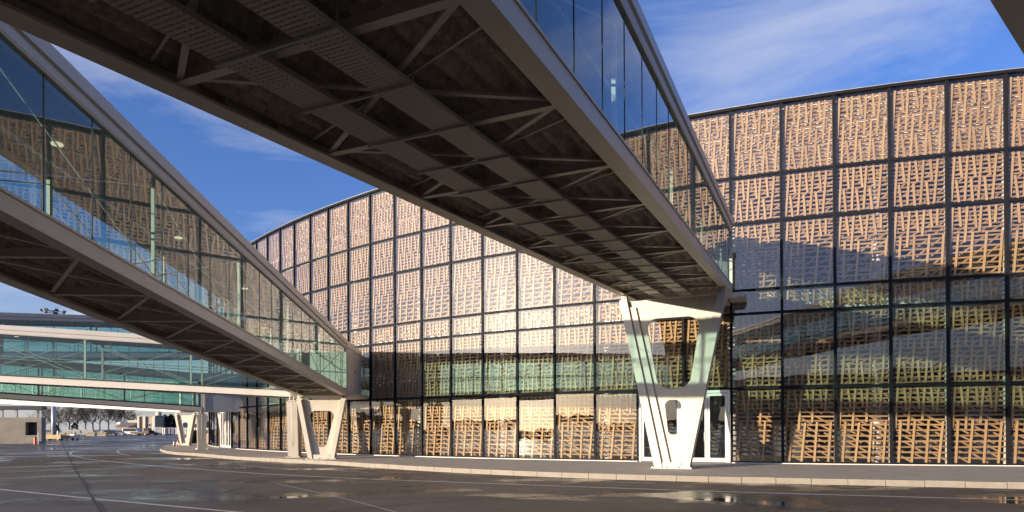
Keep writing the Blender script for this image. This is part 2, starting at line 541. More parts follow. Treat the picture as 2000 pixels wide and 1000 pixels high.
# ------------------------------------------------------------------ terminal geometry (convex glazed front)
W_PAN = 2.07725
ROWS = [0.0, 3.2765, 6.548, 7.5785, 10.53, 12.575, 15.557]
def front_points(lo, hi):
    x8, y8, th = 5.8628, 30.4579, -0.41866
    k0, k1, k2 = 2.8583e-2, -1.623e-4, -1.603e-5
    pts = {8: (x8, y8)}
    n = 40
    for sg, lim in ((1, hi - 8), (-1, 8 - lo)):
        x, y, t, s = x8, y8, th, 0.0
        for i in range(1, lim + 1):
            for j in range(n):
                ds = sg / n
                sm = max(-18.0, min(8.0, s + ds / 2))
                k = k0 + k1 * sm + k2 * sm * sm
                t += k * ds / 2
                x += math.cos(t) * W_PAN * ds
                y += math.sin(t) * W_PAN * ds
                t += k * ds / 2
                s += ds
            pts[8 + sg * i] = (x, y)
    return pts
LO, HI = -19, 19
FP = front_points(LO, HI)

def proj_px(p):
    """rough picture position of a point, used only to rank panels by size"""
    if p[1] < 0.5:
        return None
    return 1000 + 1277 * p[0] / p[1], 835 - 1277 * (p[2] - CAM_H) / p[1]

# ------------------------------------------------------------------ ground and paving
ROAD_Z = -0.18
def sheet(name, pts, z, m, kind='structure', sub=None):
    mb = MB()
    mb.quad([(x, y, z) for x, y in pts])
    o = mb.build(name, m)
    return struct(o, kind)
sheet('ground', [(-3000, -3000), (3000, -3000), (3000, 3500), (-3000, 3500)], ROAD_Z, M['tarmac'])
sheet('grass_verge', [(-400, 226), (300, 226), (300, 330), (-400, 330)], ROAD_Z + 0.01, M['grass'])

# kerb line (outer top edge of the pavement), right to left, then round the nose to the far side
KERB = [(34.0, 11.5), (24.0, 14.9), (16.0, 17.72), (12.5, 18.95), (9.28, 20.05), (7.0, 20.83), (4.99, 21.56), (2.4, 22.85), (-0.01, 24.3), (-2.3, 25.95), (-4.4, 27.75), (-6.7, 29.9), (-8.6, 31.7), (-10.4, 33.2),
        (-13.0, 35.3), (-15.5, 37.3), (-17.8, 39.7), (-19.8, 42.0), (-21.5, 43.7), (-22.95, 44.9), (-25.2, 47.8), (-27.5, 51.3), (-29.2, 54.2), (-31.2, 58.0), (-33.3, 62.0), (-35.5, 67.0), (-37.5, 76.0), (-39.0, 86.0)]
def smooth_line(P, n=6):
    out = []
    for i in range(len(P) - 1):
        p0 = Vector(P[max(i - 1, 0)]); p1 = Vector(P[i]); p2 = Vector(P[i + 1]); p3 = Vector(P[min(i + 2, len(P) - 1)])
        for k in range(n):
            t = k / n
            out.append(0.5 * ((2 * p1) + (p2 - p0) * t + (2 * p0 - 5 * p1 + 4 * p2 - p3) * t * t + (3 * p1 - p0 - 3 * p2 + p3) * t ** 3))
    out.append(Vector(P[-1]))
    return out
def offset_line(L, d):
    out = []
    for i, p in enumerate(L):
        a = L[max(i - 1, 0)]; b = L[min(i + 1, len(L) - 1)]
        t = (b - a).normalized()
        out.append(p + Vector((t.y, -t.x)) * d)
    return out
KL = smooth_line(KERB)
KI = offset_line(KL, 0.16)
mb = MB()
inner = KI
back = [Vector(FP[i]) + Vector((0.3, 0.6)) for i in range(HI, LO - 1, -1)]
# pavement strip: kerb line matched against the building line
bl = smooth_line([tuple(p) for p in back], 8)
def resample(L, n):
    d = [0.0]
    for i in range(1, len(L)):
        d.append(d[-1] + (L[i] - L[i - 1]).length)
    out = []
    j = 0
    for k in range(n):
        s = d[-1] * k / (n - 1)
        while j < len(d) - 2 and d[j + 1] < s:
            j += 1
        f = (s - d[j]) / max(d[j + 1] - d[j], 1e-6)
        out.append(L[j].lerp(L[j + 1], min(max(f, 0), 1)))
    return out
a = resample(inner, 120)
b = resample(bl, 120)
for i in range(119):
    mb.quad([(a[i].x, a[i].y, -0.004), (a[i + 1].x, a[i + 1].y, -0.004), (b[i + 1].x, b[i + 1].y, -0.004), (b[i].x, b[i].y, -0.004)])
struct(mb.build('pavement', M['pave']))
# kerb of separate stones with open joints (one continuous edging of the pavement)
mb = MB()
kr = resample(KL, 2000)
seg, acc, start = 1.0, 0.0, 0
for i in range(1, 2000):
    acc += (kr[i] - kr[i - 1]).length
    if acc >= seg or i == 1999:
        p, q = kr[start], kr[i]
        t = (q - p).normalized()
        nrm = Vector((t.y, -t.x)) * 0.17
        g = t * 0.008
        dz = random.uniform(-0.006, 0.006)
        p, q = p + g, q - g
        pc = nrm * 0.15
        mb.hexa([(p.x, p.y, ROAD_Z - 0.05), (q.x, q.y, ROAD_Z - 0.05), (q.x + nrm.x, q.y + nrm.y, ROAD_Z - 0.05), (p.x + nrm.x, p.y + nrm.y, ROAD_Z - 0.05),
                 (p.x + pc.x, p.y + pc.y, 0.004 + dz), (q.x + pc.x, q.y + pc.y, 0.004 + dz), (q.x + nrm.x, q.y + nrm.y, 0.004 + dz), (p.x + nrm.x, p.y + nrm.y, 0.004 + dz)])
        acc, start = 0.0, i
struct(mb.build('kerb', M['kerb'], bevel=0.015))

def stripe(name, pts, w, m, z=0.004, n=6):
    L = smooth_line(pts, n)
    A, B = offset_line(L, w / 2), offset_line(L, -w / 2)
    mb = MB()
    for i in range(len(L) - 1):
        mb.quad([(A[i].x, A[i].y, ROAD_Z + z), (A[i + 1].x, A[i + 1].y, ROAD_Z + z), (B[i + 1].x, B[i + 1].y, ROAD_Z + z), (B[i].x, B[i].y, ROAD_Z + z)])
    return struct(mb.build(name, m))
def gpx(x, y, z=ROAD_Z):
    """ground point under a measured picture position (road surface)"""
    pi, ro = R(0.29009), R(-0.23978)
    dx, dy = x - 1000.1, y - 828.695
    a = dx * math.cos(ro) + dy * math.sin(ro)
    b = -dx * math.sin(ro) + dy * math.cos(ro)
    X, u = a / 1277.2455, -b / 1277.2455
    Y = math.cos(pi) - u * math.sin(pi)
    Z = math.sin(pi) + u * math.cos(pi)
    t = (z - CAM_H) / Z
    return (X * t, Y * t)
stripe('lane_marking', [gpx(*q) for q in [(2250, 985), (2000, 977), (1750, 970), (1500, 963), (1250, 955), (1000, 946), (850, 940.5), (700, 935), (580, 929), (500, 924.5), (400, 917.5), (348, 914), (290, 909), (230, 903), (180, 897.5), (152, 892.5), (140, 888), (138, 884.5), (146, 881), (164, 878), (200, 874.5), (300, 870)]], 0.14, M['paint'])
stripe('lane_marking', [gpx(*q) for q in [(256, 890), (238, 886.5), (230, 883), (232, 880), (250, 877), (300, 874), (380, 872)]], 0.14, M['paint'])
stripe('lane_marking', [gpx(*q) for q in [(-80, 949), (0, 956), (180, 974), (400, 994.5), (620, 1014)]], 0.11, M['paint'])
stripe('lane_marking', [gpx(*q) for q in [(-40, 936), (60, 932.5), (150, 927)]], 0.12, M['paint'])
stripe('lane_marking', [gpx(*q) for q in [(-40, 923), (60, 920.5), (140, 914)]], 0.12, M['paint'])
stripe('lane_marking', [gpx(*q) for q in [(540, 945), (620, 962), (720, 986), (800, 1008)]], 0.035, M['paint'])
stripe('lane_marking', [gpx(*q) for q in [(172, 850.5), (207, 855)]], 0.25, M['paint'])
for q0, q1 in (((320, 904), (368, 908.5)), ((470, 909), (560, 916)), ((640, 918), (720, 923)), ((860, 924), (940, 929)), ((1030, 934), (1120, 937)), ((1180, 941), (1280, 944)), ((1420, 945), (1480, 948)), ((1535, 949), (1590, 951)), ((1640, 951), (1690, 953)), ((1725, 953), (1775, 955)), ((1920, 957), (1985, 959))):
    stripe('lane_marking', [gpx(*q0), gpx(*q1)], 0.10, M['paint'])
stripe('expansion_joint', [gpx(*q) for q in [(119, 862), (126, 876), (138, 900), (152, 925), (165, 947), (182, 975), (205, 1012)]], 0.055, M['joint'], z=0.007)
stripe('expansion_joint', [gpx(*q) for q in [(60, 952), (165, 948.5), (300, 944), (495, 936), (700, 931), (900, 921)]], 0.04, M['joint'], z=0.007)
stripe('expansion_joint', [gpx(*q) for q in [(560, 1008), (800, 985), (1000, 972.5), (1150, 965), (1400, 953)]], 0.04, M['joint'], z=0.007)

# ------------------------------------------------------------------ terminal
TX, TY = FP[8]
term = thing('terminal_building', 'long curved glass terminal front with black mullions over crisscrossed timber slats', 'terminal', (TX, TY, 0))

def slat_mesh(row, variant=0):
    h = ROWS[row + 1] - ROWS[row]
    w = W_PAN
    rnd = random.Random(100 + row + 40 * variant)
    mb = MB()
    lay = mb.bm.faces.layers.float.new('slat')
    def slat(x0, z0, x1, z1, wd, y):
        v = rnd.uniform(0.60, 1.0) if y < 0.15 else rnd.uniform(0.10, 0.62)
        p, q = Vector((x0, y, z0)), Vector((x1, y, z1))
        for f in mb.bar(p, q, wd, 0.028, up=Vector((0, 1, 0))):
            f[lay] = v
    top, bot = h - 0.10, 0.10
    H = top - bot
    X = lambda f: 0.02 + f * (w - 0.04)
    Z = lambda f: top - f * H
    V = []
    if row == 5:
        V += [(a, b, 0.0, 0.61) for a, b in ((.106, .064), (.36, .305), (.60, .553), (.86, .80))]
        V += [(a, b, 0.0, 0.32) for a, b in ((.227, .262), (.475, .506), (.723, .76))]
        V += [(a, b, 0.39, 1.0) for a, b in ((.19, .142), (.447, .39), (.695, .638), (.943, .886))]
        V += [(a, b, 0.68, 1.0) for a, b in ((.227, .262), (.475, .506), (.723, .76))]
    elif row == 4:
        V += [(a, b, 0.0, 0.98) for a, b in ((.14, .08), (.37, .31), (.61, .55), (.865, .80))]
        V += [(a, b, 0.0, 0.47) for a, b in ((.23, .265), (.48, .515), (.72, .755))]
        V += [(a, b, 0.51, 1.0) for a, b in ((.17, .21), (.42, .46), (.66, .70))]
    elif row == 3:
        V += [(.11, .054, 0, .62), (.357, .31, 0, .54), (.615, .577, 0, .40), (.87, .843, 0, .25)]
        V += [(a, b, 0.0, 0.31) for a, b in ((.22, .26), (.477, .515), (.73, .765))]
        V += [(a, b, 0.38, 1.0) for a, b in ((.197, .14), (.45, .39), (.70, .64), (.96, .90))]
    elif row == 2:
        V += [(a, b, 0.03, 0.97) for a, b in ((.11, .085), (.245, .26), (.36, .34), (.50, .515), (.61, .585), (.735, .76), (.87, .84))]
    elif row == 1:
        V += [(a, b, 0.0, 0.53) for a, b in ((.12, .07), (.36, .31), (.60, .56), (.85, .795))]
        V += [(a, b, 0.0, 0.28) for a, b in ((.235, .27), (.48, .515), (.72, .755))]
        V += [(a, b, 0.43, 1.0) for a, b in ((.18, .125), (.43, .375), (.67, .615), (.92, .865))]
        V += [(a, b, 0.70, 1.0) for a, b in ((.235, .27), (.48, .515), (.72, .755))]
    else:
        V += [(.12, .065, 0, .55), (.36, .30, 0, .57), (.605, .555, 0, .45), (.85, .815, 0, .33)]
        V += [(a, b, 0.0, 0.28) for a, b in ((.235, .275), (.48, .515), (.715, .755))]
        V += [(a, b, 0.45, 1.0) for a, b in ((.18, .12), (.43, .36), (.67, .61), (.93, .86))]
    for a, b, z0, z1 in V:
        da, db = rnd.gauss(0, 0.006), rnd.gauss(0, 0.006)
        z0 = z0 + (rnd.gauss(0, 0.012) if z0 > 0.1 else 0.0)
        z1 = z1 + (rnd.gauss(0, 0.014) if z1 < 0.96 else 0.0)
        slat(X(a + da), Z(z0), X(b + db), Z(z1), 0.085, 0.115 + rnd.uniform(-0.002, 0.002))
    # near-horizontal laths
    dense = {5: (0.165, 0.165), 4: (0.165, 0.18), 3: (0.165, 0.225), 2: (0.21, 0.21), 1: (0.175, 0.20), 0: (0.185, 0.228)}[row]
    z = 0.04
    while z < H:
        f = z / H                      # from the top
        tilt = rnd.uniform(-0.022, 0.03) * w
        slat(0.035, Z(f) - tilt / 2, w - 0.035, Z(f) + tilt / 2, 0.068, 0.155)
        z += dense[0] if f < 0.45 else dense[1]
    # diagonals behind
    def diag(cx, cz, L, ang):
        dx, dz = math.cos(ang) * L / 2, math.sin(ang) * L / 2
        x0, x1, z0, z1 = cx - dx, cx + dx, cz - dz, cz + dz
        for _ in range(2):
            if x0 < 0.06:
                t = (0.06 - x0) / (x1 - x0); x0, z0 = 0.06, z0 + (z1 - z0) * t
            if x1 > w - 0.06:
                t = (w - 0.06 - x0) / (x1 - x0); x1, z1 = w - 0.06, z0 + (z1 - z0) * t
        lo, hi = 0.08, h - 0.08
        if abs(z1 - z0) > 1e-4:
            if z0 > z1:
                x0, x1, z0, z1 = x1, x0, z1, z0
            if z0 < lo:
                t = (lo - z0) / (z1 - z0); x0, z0 = x0 + (x1 - x0) * t, lo
            if z1 > hi:
                t = (hi - z0) / (z1 - z0); x1, z1 = x0 + (x1 - x0) * t, hi
        if math.hypot(x1 - x0, z1 - z0) > 0.12:
            slat(x0, z0, x1, z1, 0.066, 0.195 + rnd.uniform(-0.003, 0.003))
    if row in (5, 4, 1, 3):
        zt = {5: 1.0, 4: 1.0, 1: 1.0, 3: 0.40}[row]
        n = int(H * zt / 0.34)
        for k in range(n):
            for c in range(5):
                diag((c + 0.3 + 0.4 * (k % 2) + rnd.uniform(-.1, .1)) * w / 5, Z((k + 0.5) / n * zt), 0.52, R(33 + rnd.uniform(-5, 5)))
    if row == 3:
        for k in range(4):
            for c in range(4):
                diag((c + 0.45) * w / 4 + rnd.uniform(-.04, .04), Z(0.47 + 0.145 * k), 0.60, R(38 + rnd.uniform(-4, 4)))
    if row == 2:
        for k in range(3):
            for c in range(5):
                diag((c + 0.2 + 0.3 * (k % 2)) * w / 5 + rnd.uniform(-.04, .04), Z(0.18 + 0.3 * k), 0.46, R(-36 + rnd.uniform(-4, 4)))
    if row == 0:
        for k in range(3):
            for c in range(5):
                diag((c + 0.3 + 0.3 * (k % 2)) * w / 5, Z(0.07 + 0.11 * k), 0.50, R(-35 + rnd.uniform(-4, 4)))
        for k in range(5):
            for c in range(3):
                diag((c + 0.25 + 0.33 * (k % 3)) * w / 3, Z(0.42 + 0.125 * k), 0.85, R(-31 + rnd.uniform(-3, 3)))
    return mb.mesh('wood_lattice', M['wood'])

LAT = {(r, k): slat_mesh(r, k) for r in range(6) for k in range(4)}
prng = random.Random(77)
DOORS = (8, 9, -11, -12)
def frame_at(i):
    a, b = Vector(FP[i]), Vector(FP[i + 1])
    t = math.atan2(b.y - a.y, b.x - a.x)
    return a, t, (b - a).length
gm = {}
for r in range(6):
    mb = MB()
    h0, h1 = 0.04, ROWS[r + 1] - ROWS[r] - 0.04
    mb.quad([(0.05, 0.0, h0), (W_PAN - 0.05, 0.0, h0), (W_PAN - 0.05, 0.0, h1), (0.05, 0.0, h1)])
    gm[(r, 0)] = mb.mesh('glass_panel', M['fglass'])
cells = []
for i in range(LO, HI):
    a, t, L = frame_at(i)
    for r in range(6):
        if r == 0 and i in DOORS:
            continue
        c = a + Vector((math.cos(t), math.sin(t))) * L / 2
        q0 = proj_px((FP[i][0], FP[i][1], ROWS[r])); q1 = proj_px((FP[i + 1][0], FP[i + 1][1], ROWS[r + 1]))
        A = abs(q1[0] - q0[0]) * abs(q1[1] - q0[1])
        if q0[0] > 2010 or q1[0] < 410 or i < -14:
            A = 0.0
        cells.append((A, i, r))
cells.sort(reverse=True)
for src, nm, mm in ((gm, 'glass_panel', M['fglass']), (LAT, 'wood_lattice', M['wood'])):
    for A, i, r in cells[:100]:
        a, t, L = frame_at(i)
        k = prng.randrange(4) if src is LAT else 0
        o = link(nm, src[(r, k)], term, (a.x - TX, a.y - TY, ROWS[r]), t)
        if src is gm:      # panes are never set perfectly true
            o.rotation_euler = (prng.gauss(0, 0.0022), prng.gauss(0, 0.001), t + prng.gauss(0, 0.0022))
    bm = bmesh.new()
    for A, i, r in cells[100:]:
        a, t, L = frame_at(i)
        me = src[(r, prng.randrange(4) if src is LAT else 0)].copy()
        me.transform(Matrix.Translation((a.x - TX, a.y - TY, ROWS[r])) @ Matrix.Rotation(t, 4, 'Z'))
        bm.from_mesh(me)
        bpy.data.meshes.remove(me)
    me = bpy.data.meshes.new(nm)
    bm.to_mesh(me)
    bm.free()
    me.materials.append(mm)
    struct(link(nm, me, term), 'stuff')

# mullions with pale inner reveals
mb = MB(); mb.box((-0.055, -0.05, 0.0), (0.055, 0.09, ROWS[-1] + 0.02)); mull = mb.mesh('mullion', M['black'], bevel=0.006)
mb = MB(); mb.box((-0.026, 0.101, 0.05), (0.026, 0.34, ROWS[-1] - 0.1)); rev = mb.mesh('reveal', M['white'])
for i in range(LO, HI + 1):
    a, b = Vector(FP[max(i - 1, LO)]), Vector(FP[min(i + 1, HI)])
    t = math.atan2(b.y - a.y, b.x - a.x)
    m_ = link('mullion', mull, term, (FP[i][0] - TX, FP[i][1] - TY, 0), t)
    link('reveal', rev, m_)

def ring(y0, y1, z0, z1, m, name, lo=LO, hi=HI, skip=()):
    """band following the curved front, from depth y0 to y1 behind the glass"""
    mb = MB()
    nr = {}
    for i in range(lo, hi + 1):
        a, b = Vector(FP[max(i - 1, LO)]), Vector(FP[min(i + 1, HI)])
        d = (b - a).normalized()
        nr[i] = Vector((-d.y, d.x))
    for i in range(lo, hi):
        if i in skip:
            continue
        p, q = Vector(FP[i]) - Vector((TX, TY)), Vector(FP[i + 1]) - Vector((TX, TY))
        p0, p1, q0, q1 = p + nr[i] * y0, p + nr[i] * y1, q + nr[i + 1] * y0, q + nr[i + 1] * y1
        mb.hexa([(p0.x, p0.y, z0), (q0.x, q0.y, z0), (q1.x, q1.y, z0), (p1.x, p1.y, z0), (p0.x, p0.y, z1), (q0.x, q0.y, z1), (q1.x, q1.y, z1), (p1.x, p1.y, z1)])
    bmesh.ops.remove_doubles(mb.bm, verts=mb.bm.verts, dist=0.0005)
    return mb.build(name, m, term)
for r in range(1, 6):
    ring(-0.035, 0.075, ROWS[r] - 0.055, ROWS[r] + 0.055, M['black'], 'transom')
ring(-0.05, 0.085, 0.0, 0.075, M['black'], 'sill', skip=DOORS)
ring(-0.16, -0.052, 0.0, 0.03, M['white'], 'base_flashing', skip=DOORS)
ring(-0.10, 0.6, ROWS[6], ROWS[6] + 0.13, M['black'], 'parapet_cap')
ring(-0.115, -0.101, ROWS[6] + 0.112, ROWS[6] + 0.132, M['galv'], 'parapet_flashing')
ring(0.36, 0.42, ROWS[2] + 0.06, ROWS[3] - 0.06, M['white'], 'backing_panel')
ring(0.36, 0.42, ROWS[5] + 0.06, ROWS[6] - 0.06, M['white'], 'backing_panel')
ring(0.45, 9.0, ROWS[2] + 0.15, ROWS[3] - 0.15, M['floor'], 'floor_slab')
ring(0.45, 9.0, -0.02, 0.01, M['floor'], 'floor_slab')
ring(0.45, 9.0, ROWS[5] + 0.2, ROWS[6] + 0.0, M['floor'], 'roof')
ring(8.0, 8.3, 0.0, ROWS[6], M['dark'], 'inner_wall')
# interior columns glimpsed through the slats
for i in range(-8, 18, 3):
    a, t, L = frame_at(i)
    p = a + Vector((-math.sin(t), math.cos(t))) * 2.2 - Vector((TX, TY))
    mb = MB(); mb.tube((p.x, p.y, 0), (p.x, p.y, ROWS[5]), 0.22, n=16)
    mb.build('column', M['white'], term, smooth=True)

# glazed entrance doors, each a double-leaf unit in a pale frame
def door_unit():
    h = ROWS[1] - 0.06
    w = W_PAN
    d = bpy.data.objects.new('entrance_door', None)
    COL.objects.link(d)
    mb = MB()
    for x0, x1, z0, z1 in ((0.07, 0.17, 0, h), (w - 0.17, w - 0.07, 0, h), (0.17, w - 0.17, h - 0.12, h)):
        mb.box((x0, -0.09, z0), (x1, 0.10, z1))
    mb.build('door_frame', M['door'], d, bevel=0.006)
    for x0, x1, hx in ((0.18, w / 2 - 0.01, w / 2 - 0.12), (w / 2 + 0.01, w - 0.18, w / 2 + 0.12)):
        mb = MB()
        for a0, a1, z0, z1 in ((x0, x0 + 0.10, 0.02, h - 0.14), (x1 - 0.10, x1, 0.02, h - 0.14), (x0 + 0.10, x1 - 0.10, 0.02, 0.20), (x0 + 0.10, x1 - 0.10, h - 0.25, h - 0.14)):
            mb.box((a0, -0.05, z0), (a1, 0.03, z1))
        lf = mb.build('door_leaf', M['door'], d, bevel=0.005)
        mb = MB()
        mb.quad([(x0 + 0.10, -0.01, 0.20), (x1 - 0.10, -0.01, 0.20), (x1 - 0.10, -0.01, h - 0.25), (x0 + 0.10, -0.01, h - 0.25)])
        mb.build('pane', M['fglass'], lf)
        mb = MB()
        mb.tube((hx, -0.13, 0.95), (hx, -0.13, 1.35), 0.014, n=8)
        mb.tube((hx, -0.13, 1.0), (hx, -0.05, 1.0), 0.010, n=6)
        mb.tube((hx, -0.13, 1.3), (hx, -0.05, 1.3), 0.010, n=6)
        mb.build('handle', M['galv'], lf)
    return d
d0 = door_unit()
for k, i in enumerate(DOORS):
    d = d0 if k == 0 else copy_tree(d0)
    a, t, L = frame_at(i)
    d.location = (a.x, a.y, 0.01)
    d.rotation_euler = (0, 0, t)
    tag(d, ('white framed double glass door hidden behind the big cream V pier', 'white framed double glass door just right of the big cream V pier',
            'narrow looking white framed glass door at the far left end of the terminal front, nearer one', 'white framed glass door where the terminal front curves out of sight, farther one')[k], 'door', 'glass entrance doors in the terminal front')

# ------------------------------------------------------------------ covered footbridges
H_GL0, H_GL1, H_TOP, BAY = 0.27, 2.44, 2.90, 2.57
def bridge(name, label, loc, az, slope, W, zb, y0, y1, detail=2, trays=False, landing=0.0, xoff=0.0, lights=()):
    """covered bridge; local y runs toward the terminal, z follows the slope"""
    root = thing(name, label, 'footbridge', (loc[0], loc[1], 0), -R(az), 'glazed footbridges leading to the terminal')
    def S(x, y, z):
        return Vector((x, y, zb + z + slope * y))
    # edge beams: channel with a broad soffit flange
    for s in (-1, 1):
        mb = MB()
        fl = 0.28
        prof = [(W, 0.0), (W, H_GL0), (W - 0.16, H_GL0), (W - 0.16, H_GL0 - 0.03), (W - 0.03, H_GL0 - 0.03), (W - 0.03, 0.035), (W - fl, 0.035), (W - fl, 0.0)]
        prof = [(x * s, z) for x, z in prof]
        mb.extrude(prof, y0, y1, S)
        e = mb.build('edge_beam', M['steel'], root)
        mb = MB()
        mb.extrude([((W - 0.005) * s, H_GL0 + 0.002), ((W + 0.02) * s, H_GL0 + 0.002), ((W + 0.02) * s, H_GL0 + 0.045), ((W - 0.005) * s, H_GL0 + 0.045)], y0, y1, S)
        mb.build('drip_trim', M['steel'], e)
        if detail == 2:
            mb = MB()
            mb.hexa([(s * (W - 0.26), 0, 0.04), (s * (W - 0.04), 0, 0.04), (s * (W - 0.04), -0.015, 0.04), (s * (W - 0.26), -0.015, 0.04),
                     (s * (W - 0.18), 0, 0.23), (s * (W - 0.04), 0, 0.23), (s * (W - 0.04), -0.015, 0.23), (s * (W - 0.18), -0.015, 0.23)])
            sm = mb.mesh('stiffener', M['steel'])
            y = y1 - 0.4
            while y > max(y0, -26):
                for dy in (0.0, 0.9):
                    link('stiffener', sm, e, (0, y - dy, zb + slope * (y - dy)))
                y -= 2 * BAY
    # sprayed corrugated deck soffit and walking surface
    mb = MB()
    nx = int(2 * (W - 0.05) / 0.045)
    yn = max(2, int((y1 - y0) / (0.22 if detail == 2 else 1.2)))
    ylim = -27
    ys = [y1 - (y1 - max(y0, ylim)) * k / yn for k in range(yn + 1)]
    if y0 < ylim:
        ys.append(y0)
    g = []
    for y in ys:
        row = []
        for k in range(nx + 1):
            x = -(W - 0.05) + 2 * (W - 0.05) * k / nx
            c = 0.5 + 0.5 * math.cos(x * 2 * math.pi / 0.34)
            wv = 0.125 * (c ** 1.3) + 0.02 * mnoise.noise(Vector((x * 3.0, y * 2.2, loc[0])))+ 0.018 * mnoise.noise(Vector((x * 9.0, y * 7.0, loc[0])))
            row.append(mb.bm.verts.new(S(x, y, 0.19 + wv)))
        g.append(row)
    for j in range(len(g) - 1):
        for k in range(nx):
            mb.bm.faces.new((g[j][k], g[j][k + 1], g[j + 1][k + 1], g[j + 1][k]))
    mb.build('deck_soffit', M['deck'], root, smooth=True)
    mb = MB()
    mb.extrude([(-(W - 0.17), 0.36), (W - 0.17, 0.36), (W - 0.17, 0.42), (-(W - 0.17), 0.42)], y0, y1, S)
    mb.build('floor', M['floor'], root)
    # cross beams, bracing
    nb = int((y1 - max(y0, -27)) / BAY)
    bw = 0.13 if detail == 2 else 0.10
    mbx = MB(); mbx.extrude([(-(W - fl + 0.02), 0.04), ((W - fl + 0.02), 0.04), ((W - fl + 0.02), 0.055), (-(W - fl + 0.02), 0.055)], -bw / 2, bw / 2, lambda x, y, z: Vector((x, y, z + slope * y)))
    mbx.extrude([(-(W - fl + 0.02), 0.055), ((W - fl + 0.02), 0.055), ((W - fl + 0.02), 0.21), (-(W - fl + 0.02), 0.21)], -0.006, 0.006, lambda x, y, z: Vector((x, y, z + slope * y)))
    cb = mbx.mesh('cross_beam', M['steel'])
    xi = W - fl + 0.03
    ends = []
    dirs = [((-xi, 0.0), (xi, -BAY)), ((xi, 0.0), (-xi, -BAY))]
    bm_ = []
    for (xa, ya), (xb, yb) in dirs:
        m2 = MB()
        zz = 0.085 if xa < 0 else 0.125
        m2.bar((xa, ya, zz + slope * ya), (xb, yb, zz + slope * yb), 0.07, 0.03)
        bm_.append(m2.mesh('brace', M['steel']))
    m2 = MB(); m2.bar((-xi, -0.35, 0.17 + slope * -0.35), (xi, -BAY * 0.62 - 0.35, 0.17 + slope * (-BAY * 0.62 - 0.35)), 0.03, 0.02)
    rod = m2.mesh('tie_rod', M['steel'])
    k = 0
    while -k * BAY > max(y0, -27) + BAY and k < 30:
        y = -k * BAY
        link('cross_beam', cb, root, (0, y, zb + slope * y))
        if detail >= 1:
            for q in bm_:
                link('brace', q, root, (0, y, zb + slope * y))
            if detail == 2:
                link('tie_rod', rod, root, (0, y, zb + slope * y))
        k += 1
    # cable trays on hangers
    if trays:
        for xc in (-0.58, 0.42):
            mb = MB()
            wv = 0.23
            prof = [(-wv, 0.06), (-wv, 0.0), (wv, 0.0), (wv, 0.06), (wv - 0.004, 0.06), (wv - 0.004, 0.004), (-wv + 0.004, 0.004), (-wv + 0.004, 0.06)]
            A = [(xc + x, -0.10 + z) for x, z in prof]
            mb.extrude(A, -26.0, 0.8, S)
            tr = mb.build('cable_tray', M['tray'], root)
            mb = MB()
            for o_ in (-0.15, -0.07, 0.02, 0.11, 0.17):
                mb.tube(S(xc + o_, -26, -0.082), S(xc + o_, 0.7, -0.082), 0.012, n=6)
            mb.build('cable', M['grime'], tr)
        mb = MB()
        for k in range(0, 20):
            y = -k * BAY / 2 - 0.35
            mb.bar(S(-0.86, y, -0.115), S(0.70, y, -0.115), 0.032, 0.025)
            for x in (-0.84, -0.08, 0.68):
                mb.tube(S(x, y, -0.12), S(x, y, 0.3), 0.007, n=5)
        mb.build('tray_hanger', M['galv'], root)
    # glass walls
    G = BAY / 2
    npn = int((y1 - y0) / G)
    vis = []
    for s in (-1, 1):
        mb = MB()
        y = -0.0
        mb.quad([Vector((0, 0.012, H_GL0)), Vector((0, G - 0.012, H_GL0 + slope * G)), Vector((0, G - 0.012, H_GL1 + slope * G)), Vector((0, 0.012, H_GL1))])
        gme = mb.mesh('glass_panel', M['bglass'])
        for k in range(-int(y1 / G + 0.01), min(int(-y0 / G), 46)):
            y = -(k + 1) * G
            link('glass_panel', gme, root, (s * (W - 0.05), y, zb + slope * y))
    # joints between the panes
    mb = MB(); mb.box((-0.008, -0.011, H_GL0), (0.008, 0.011, H_GL1))
    jm = mb.mesh('glazing_joint', M['grime'])
    for s in (-1, 1):
        for k in range(-int(y1 / G + 0.01), min(int(-y0 / G), 46)):
            y = -k * G
            link('glazing_joint', jm, root, (s * (W - 0.05), y, zb + slope * y))
    # posts, top chords and tie rods inside the glass
    mb = MB()
    mb.bar((0, 0, 0.36), (0, 0, H_GL1), 0.07, 0.10, up=Vector((0, 1, 0)))
    pm = mb.mesh('post', M['steel'])
    rods = []
    for sgn in (-1, 1):
        m2 = MB()
        y0_, y1_ = (0, -2 * BAY)
        za, zc_ = (0.45, 2.35) if sgn < 0 else (2.35, 0.45)
        m2.tube((0, 0, za), (0, -2 * BAY, zc_ - slope * 2 * BAY), 0.014, n=6)
        rods.append(m2.mesh('truss_rod', M['steel']))
    for s in (-1, 1):
        k = 0
        while -k * 2 * BAY > max(y0, -46):
            y = -k * 2 * BAY + (0.0 if y1 < 0.5 else 0)
            x = s * (W - 0.22)
            link('post', pm, root, (x, y, zb + slope * y))
            for rdm in rods:
                link('truss_rod', rdm, root, (x, y, zb + slope * y))
            k += 1
        mb = MB()
        mb.tube(S(s * (W - 0.30), y0, 1.35), S(s * (W - 0.30), y1, 1.35), 0.025, n=8)
        mb.build('handrail', M['galv'], root)
    # roof: stepped fascia, soffit
    for s in (-1, 1):
        mb = MB()
        prof = [(W - 0.20, H_GL1), (W, H_GL1), (W + 0.02, H_GL1 + 0.05), (W + 0.02, H_GL1 + 0.20), (W + 0.07, H_GL1 + 0.23), (W + 0.07, H_TOP), (W - 0.20, H_TOP)]
        mb.extrude([(x * s, z) for x, z in prof], y0, y1 + 0.02, S)
        mb.build('roof_fascia', M['roofm'], root)
    mb = MB()
